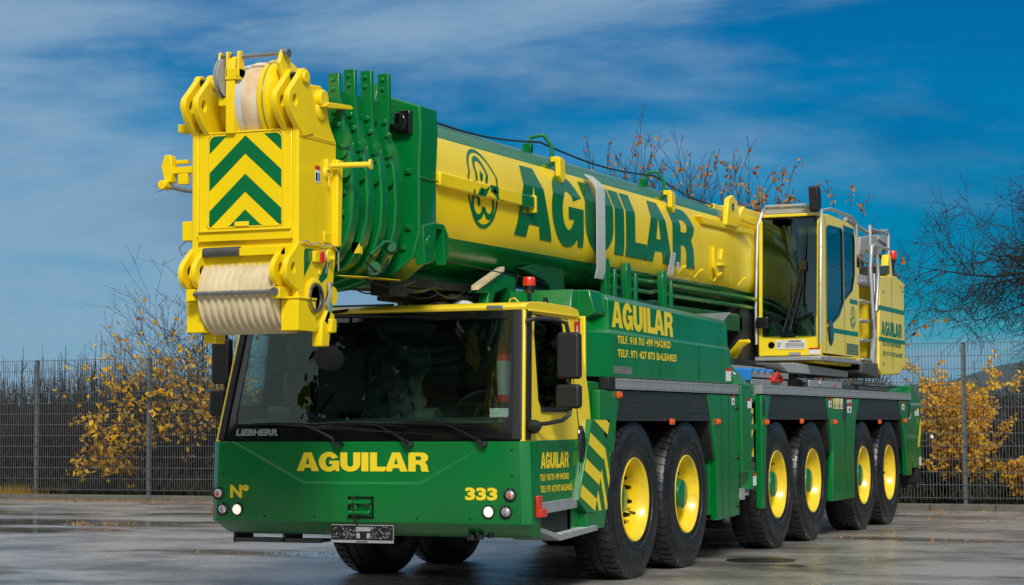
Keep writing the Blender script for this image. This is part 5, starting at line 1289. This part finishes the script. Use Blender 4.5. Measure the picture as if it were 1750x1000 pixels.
# yellow-leaved shrub left of the cab
P = dict(seg=.22, wob=.07, up=.03, rmin=.0028, kids=[7,4,2], ang=(20,55), lr=(.35,.6), leaf=.75, ld=1, ls=(.08,.15), splay=34, base=.35, len=3.2, r=.016, depth=3, fall=.27)
plant('yellow_shrub', (-13.3, 19.0, 0), 16, P, 4, 'tall thin shrub with yellow leaves behind the fence left of the driver cab', 'shrub')
P2 = dict(P); P2.update(len=3.7, leaf=.22, splay=20, r=.024, fall=.12, kids=[8,4,2])
plant('bare_sapling', (-13.7, 20.0, 0), 7, P2, 23, 'tall nearly leafless sapling rising behind the yellow shrub left of the boom head', 'tree', leaves=LO)
P3 = dict(P); P3.update(len=1.3, leaf=.5, splay=45, fall=.3)
plant('yellow_shrub', (-14.9, 18.6, 0), 8, P3, 41, 'small sparse yellow shrub at the foot of the fence, left of the taller yellow one', 'shrub')
# thicket
PT = dict(seg=.18, wob=.11, up=.02, rmin=.0032, kids=[8,5], ang=(18,50), lr=(.35,.65), leaf=0, ls=(.03,.06), splay=28, base=.7, len=2.2, r=.014, depth=2, ld=1)

th = plant('bare_shrub', (-21.5, 20.2, 0), 34, PT, 9, 'leafless dark brown shrub in the thicket row behind the wire fence', 'shrub', 'bare shrubs in the thicket', leaves=LBR)
PT2 = dict(PT); PT2.update(len=1.7, kids=[7,4])
th2 = plant('bare_shrub', (-20.2, 19.3, 0), 36, PT2, 10, 'leafless dark brown shrub in the thicket row behind the wire fence', 'shrub', 'bare shrubs in the thicket', leaves=LBR)
rr = random.Random(8); i = 0
x = -23.5
while x < 3.4:
    src = (th, th2)[i % 2]; s = rr.uniform(.80, 1.10) if x < -10 else rr.uniform(.62, .85)
    if x > -13.6 and x < -2: s = rr.uniform(.42,.55)
    dup(src, (x, rr.uniform(19.2, 22.4), 0), rr.uniform(0, 6.28), (s*1.15, s*1.15, s*rr.uniform(.86, 1.04)))
    x += rr.uniform(.62, .95); i += 1
# low undergrowth mass
UG = mat('undergrowth', (.026,.020,.008), .9, var=.8, vscale=2.2, dirt=(.035,.030,.010))
b = B(); rr = random.Random(31)
for k in range(26000):
    x = rr.uniform(-27, 7); y = rr.uniform(18.3, 22.5); top = .9+.45*math.sin(x*1.3)+.3*math.sin(x*3.1+1)
    z = min(1.5, abs(rr.gauss(0, .5)))*max(.5, top); 
    if x > -16: z *= .6
    d = Vector((rr.uniform(-.5,.5), rr.uniform(-.5,.5), rr.uniform(.1,1))).normalized()*rr.uniform(.10,.30); w = d.orthogonal().normalized()*rr.uniform(.008,.022)
    p = Vector((x, y, z)); b._add([p-w, p+w, p+d+w*.3, p+d-w*.3], [(0,1,2,3)])
o = b.build('undergrowth', UG, smooth=0, clean=False); tag(o, 'dark dry undergrowth behind the fence', kind='stuff')
BK = mat('far_thicket', (.022,.017,.011), .95, var=.7, vscale=1.2)
b = B(); rr = random.Random(32)
for k in range(12000):
    x = rr.uniform(-34, 9); y = rr.uniform(23, 27); h = (1.7+.25*math.sin(x*.9)+rr.gauss(0,.33)) * (1.18 if x < -16.2 else .45 if x < -5 else .5)
    w = rr.uniform(.006,.02); lean = rr.uniform(-.25,.25); b._add([(x-w,y,0),(x+w,y,0),(x+lean+w*.3,y,h),(x+lean-w*.3,y,h)], [(0,1,2,3)])
o = b.build('far_thicket', BK, smooth=0, clean=False); tag(o, 'dense dark brushwood beyond the shrubs', kind='stuff')
# grass tuft and fallen leaves
b = B(); rr = random.Random(6)
for k in range(500):
    x = -16.4+rr.gauss(0,.35); y = 17.45+rr.uniform(-.1,.4); p = Vector((x,y,.07)); d = Vector((rr.uniform(-.4,.4), rr.uniform(-.3,.3), 1))*rr.uniform(.08,.26); w = Vector((.004,0,0))
    b._add([p-w,p+w,p+d], [(0,1,2)])
o = b.build('grass_tuft', leafmat('dry_grass', (.45,.25,.03), (.20,.18,.03)), smooth=0, clean=False); tag(o, 'dry yellow grass on the verge at the far left', kind='stuff')
b = B()
for k in range(900):
    x = rr.uniform(-22, 6) if k % 3 else rr.gauss(-13.5, 1.6); y = 17.1-abs(rr.gauss(0,.35)) if k % 6 else rr.uniform(9, 17)
    if k % 2 == 0 and k % 3 == 0: x = rr.gauss(1.5, 1.5)
    p = Vector((x, y, .012)); s = rr.uniform(.02,.05); a = rr.uniform(0,6.28); u = Vector((math.cos(a), math.sin(a), rr.uniform(-.1,.4)))*s; w = Vector((-math.sin(a), math.cos(a), rr.uniform(-.1,.3)))*s*.6
    b._add([p-u, p+w, p+u, p-w], [(0,1,2,3)])
o = b.build('fallen_leaves', LO, smooth=0, clean=False); tag(o, 'fallen leaves scattered along the kerb', kind='stuff')
# twiggy trees behind the boom
PM = dict(seg=.30, wob=.05, up=.035, rmin=.0045, kids=[9,5,2], ang=(12,36), lr=(.30,.5), leaf=.26, ld=1, ls=(.06,.12), splay=11, base=.5, len=4.9, r=.026, depth=3, fall=0)
for k, (x, y, ln, sd, lab, lf) in enumerate((
    (-5.6, 21.0, 5.9, 51, 'tall twiggy tree with sparse orange leaves above the boom, leftmost of that row', .16),
    (-4.7, 21.6, 6.2, 61, 'tall twiggy tree above the boom, second from the left of that row', .16),
    (-3.8, 21.2, 6.05, 52, 'tall twiggy tree above the boom, third from the left of that row', .20),
    (-3.0, 21.4, 5.7, 62, 'tall twiggy tree above the boom bracket, fourth of that row', .30),
    (-2.3, 20.8, 5.3, 53, 'twiggy tree with many orange leaves just left of the operator cab roof', .70))):
    PP = dict(PM); PP['leaf'] = lf; PP['len'] = ln; PP['splay'] = 6; PP['kids'] = [13,4,1]; PP['ang'] = (10, 30); PP['lr'] = (.16,.27); PP['lmin'] = .84; PP['base'] = .6; PP['rmin'] = .0038; PP['wob'] = .035
    plant('twiggy_tree', (x, y, 0), 9, PP, sd, lab, 'tree', leaves=LO)
PP = dict(PM); PP.update(len=3.4, leaf=.30, splay=24, kids=[7,4,2])
plant('twiggy_tree', (-.75, 19.8, 0), 6, PP, 57, 'low twiggy tree with orange and red leaves seen beneath and behind the yellow engine house', 'tree', leaves=LO)
PP = dict(PM); PP.update(len=3.9, leaf=.2, splay=5, kids=[6,3,1])
plant('twiggy_tree', (-1.25, 20.2, 0), 2, PP, 58, 'slender sapling whose few red leaves show above the operator cab roof', 'tree', leaves=LO, scale=1.0)
# dense yellow bush right
PR = dict(P); PR.update(len=2.2, leaf=1.25, splay=9, fall=.05, ls=(.05,.10), r=.014, kids=[11,5,2], base=.34, lr=(.20,.36), seg=.16)
plant('yellow_bush', (1.22, 19.0, 0), 17, PR, 71, 'dense bush full of golden yellow leaves behind the fence right of the crane', 'bush', leaves=leafmat('golden_leaves', (.95,.62,.03), (.75,.38,.012)))
PR2 = dict(PR); PR2.update(len=.8, leaf=.9, splay=35)
plant('yellow_bush', (2.1, 18.7, 0), 6, PR2, 72, 'low straggling golden bush at the right edge beside the denser one', 'bush')
# big bare tree right
PB = dict(seg=.45, wob=.12, up=-.012, rmin=.0045, kids=[16,11,7,4], ang=(35,80), lr=(.42,.64), leaf=0, ls=(.05,.08), splay=3, base=.0, len=6.2, r=.14, depth=4, ld=0)
rr = random.Random(91)
bt = plant('bare_tree', (2.15, 28.5, 0), 1, PB, 95, 'large leafless tree with dense dark twigs at the right edge beyond the fence', 'tree', bark=BARK2)
PS = dict(seg=.3, wob=.10, up=.0, rmin=.006, kids=[8,6,3], ang=(20,55), lr=(.4,.6), leaf=0, ls=(.05,.08), splay=60, base=.5, len=2.4, r=.03, depth=3, ld=0)
plant('bare_shrub', (2.3, 25.0, 0), 16, PS, 97, 'grey leafless shrub low beneath the large bare tree', 'shrub', bark=BARK2)

# distant hills and field
HILL = mat('hill_haze_tint', (.045,.075,.085), .95, var=.5, vscale=.02)  # distance haze is put into this blue-grey base colour
b = B(); n = 80; rows = [[], []]
for k in range(n+1):
    a = R(-50+110*k/n); r = 700; x = r*math.sin(a-.1); y = r*math.cos(a-.1)
    h = 12+26*math.exp(-((math.degrees(a)-5)/9)**2)+3*math.sin(k*.7)+2*math.sin(k*1.7)
    rows[0].append((x, y, -1)); rows[1].append((x*1.08, y*1.08, h))
b.loft(rows, close=False); o = b.build('hills', HILL); tag(o, 'wooded hills on the horizon, coloured blue-grey to suggest haze', kind='structure')

# ---- hall and trees on the viewer's side of the yard (seen as reflections)
WALLM = mat('hall_cladding', (.035,.045,.045), .5, var=.2, vscale=1)
hall = tag(empty('warehouse', (-14, -27, 0)), 'long grey clad hall standing opposite the crane behind the viewer', 'building')
b = B(); b.box(-30, 4.4, -8, 0, 0, 14.0)
for k in range(34): b.box(-30+k, -29.6+k, 0, .12, 0, 14.0)
b.build('wall', WALLM, hall)
b = B(); b.box(-30.4, 4.8, -8.4, .4, 14.0, 14.4); b.build('roof', mat('hall_roof', (.3,.31,.32), .5), hall)
for k in range(4):
    b = B(); b.box(-23+k*6.5, -19+k*6.5, .06, .12, 0, 4.5); b.build('roller_door', MATS['grey_paint'], hall)
EV = leafmat('evergreen_leaves', (.012,.03,.012), (.02,.04,.012))
def evergreen(x, y, h, w, seed, label, nc=60):
    rr = random.Random(seed); t = tag(empty('leafy_tree', (x, y, 0)), label, 'tree')
    b = B(); b.tube([(0,0,0),(.1,0,h*.5),(0,.1,h*.85)], [.3,.2,.08], 8); b.build('trunk', BARK, t)
    b = B()
    cl = [(Vector((rr.gauss(0,w*.42), rr.gauss(0,w*.42), h*rr.uniform(.3,.98))), rr.uniform(.6,1.4)) for k in range(nc)]
    for c, r in cl:
        for k in range(150):
            d = Vector((rr.gauss(0,1), rr.gauss(0,1), rr.gauss(0,.8))).normalized()*r*rr.uniform(.2,1)
            leaf(b, c+d, rr.uniform(.18,.40), rr)
    b.build('crown', EV, t, smooth=0, clean=False)
evergreen(-7.3, -15, 13.6, 2.3, 1, 'tall dark leafy tree behind the viewer opposite the cab', 190)
evergreen(9.6, 23, 8, 3.2, 3, 'dark leafy tree beyond the fence to the right, nearest the crane')
evergreen(13.2, 24, 9, 3.6, 4, 'dark leafy tree beyond the fence, second from the crane on the right')
evergreen(17.5, 21, 9, 3.6, 5, 'dark leafy tree beyond the fence, farthest to the right')

# ================================================================== LIGHT, SKY, CAMERA
SUN_AZ, SUN_EL = 150, 38           # degrees clockwise from +Y seen from above, height
w = bpy.data.worlds.new('World'); scene.world = w; w.use_nodes = True
N = w.node_tree.nodes; L = w.node_tree.links
bg = N['Background']; bg.inputs[1].default_value = .10
sky = N.new('ShaderNodeTexSky'); sky.sky_type = 'NISHITA'; sky.sun_disc = False
sky.sun_elevation = R(SUN_EL); sky.sun_rotation = R(SUN_AZ); sky.air_density = 1.3; sky.dust_density = .3; sky.ozone_density = 4
tc = N.new('ShaderNodeTexCoord'); sep = N.new('ShaderNodeSeparateXYZ'); L.new(tc.outputs['Generated'], sep.inputs[0])
def math_(op, a, b_=None, clamp=False):
    n = N.new('ShaderNodeMath'); n.operation = op; n.use_clamp = clamp
    for i, v in enumerate((a, b_)):
        if v is None: continue
        if isinstance(v, (int, float)): n.inputs[i].default_value = v
        else: L.new(v, n.inputs[i])
    return n.outputs[0]
def maprange(v, a, b_, c, d):
    n = N.new('ShaderNodeMapRange'); n.inputs[1].default_value = a; n.inputs[2].default_value = b_; n.inputs[3].default_value = c; n.inputs[4].default_value = d; n.interpolation_type = 'SMOOTHSTEP'
    L.new(v, n.inputs[0]); return n.outputs[0]
def mixc(f, a, b_, typ='MIX'):
    n = N.new('ShaderNodeMix'); n.data_type = 'RGBA'; n.blend_type = typ
    if isinstance(f, (int, float)): n.inputs[0].default_value = f
    else: L.new(f, n.inputs[0])
    for i, v in ((6, a), (7, b_)):
        if isinstance(v, tuple): n.inputs[i].default_value = (*v, 1)
        else: L.new(v, n.inputs[i])
    return n.outputs[2]
def wnoise(scale, vec, det=7, rough=.55, dist=0):
    mp = N.new('ShaderNodeMapping'); mp.inputs['Scale'].default_value = vec; mp.inputs['Location'].default_value = (1.3, 4.1, 2.2); L.new(tc.outputs['Generated'], mp.inputs[0])
    n = N.new('ShaderNodeTexNoise'); n.inputs['Scale'].default_value = scale; n.inputs['Detail'].default_value = det; n.inputs['Roughness'].default_value = rough; n.inputs['Distortion'].default_value = dist
    L.new(mp.outputs[0], n.inputs[0]); return n.outputs['Fac']
Zv = sep.outputs[2]
# lateral position in the sky: more cloud toward -X (image left)
lat = sep.outputs[0]
blue = mixc(1.0, mixc(maprange(Zv, .05, .22, 0, 1), sky.outputs[0], mixc(1.0, sky.outputs[0], (.6,.72,.8), 'MULTIPLY')), (.003, .38, .66), 'MULTIPLY')
n1 = wnoise(3.2, (1, 1, 3.6), 7, .55, .6); n2 = wnoise(9, (1, 1, 3.0), 6, .6, .3)
c = math_('ADD', math_('MULTIPLY', n1, .8), math_('MULTIPLY', n2, .2))
c = math_('ADD', c, maprange(lat, -.62, -.05, .10, -.02)); c = math_('ADD', c, math_('MULTIPLY', maprange(lat, -.66, -.38, 1, 0), maprange(Zv, .02, .10, .10, 0)))
low = maprange(c, .45, .67, 0, .90)
front = mixc(low, blue, (2.5, 3.95, 5.5))
front = mixc(maprange(wnoise(2.6, (1,1,3.4), 6, .5), .46, .68, 0, .75), front, mixc(1.0, front, (.35,.5,.62), 'MULTIPLY'))
# thick bright overcast overhead and behind the viewer
oc_c = mixc(maprange(wnoise(2.2, (1,1,1.4), 5, .5), .35, .65, 0, 1), (2.6, 3.1, 3.6), (8.6, 9.0, 9.4))
over = maprange(Zv, .26, .55, 0, 1)
back = maprange(sep.outputs[1], .25, -.25, 0, 1)
f = math_('MAXIMUM', over, back)
final = mixc(f, front, oc_c)
L.new(final, bg.inputs[0])
sl = bpy.data.lights.new('sun', 'SUN'); sl.energy = 2.9; sl.angle = R(14); sl.color = (1, .965, .90)
so = bpy.data.objects.new('sun', sl); col.objects.link(so)
az, el = R(SUN_AZ), R(SUN_EL)
sd = Vector((math.sin(az)*math.cos(el), math.cos(az)*math.cos(el), math.sin(el)))
so.rotation_euler = sd.to_track_quat('Z', 'Y').to_euler()

cam = bpy.data.cameras.new('camera'); co = bpy.data.objects.new('camera', cam); col.objects.link(co); scene.camera = co
cam.sensor_width = 36; cam.lens = 3500/1750*36; cam.clip_end = 3000; cam.clip_start = .1
th_, ph_, ro = R(22.74), R(3.69), .0045
Fv = Vector((-math.sin(th_)*math.cos(ph_), math.cos(th_)*math.cos(ph_), math.sin(ph_))); R0 = Vector((math.cos(th_), math.sin(th_), 0)); U0 = R0.cross(Fv)
Rv = R0*math.cos(ro)-U0*math.sin(ro); Uv = U0*math.cos(ro)+R0*math.sin(ro)
M = Matrix((Rv, Uv, -Fv)).transposed().to_4x4(); M.translation = Vector((7.30, -14.42, 1.343)); co.matrix_world = M
scene.view_settings.view_transform = 'Standard'; scene.view_settings.look = 'None'; scene.view_settings.gamma = 1; scene.view_settings.use_curve_mapping = False
scene.view_settings.exposure = 0.0
scene.cycles.max_bounces = 8; scene.cycles.transparent_max_bounces = 12
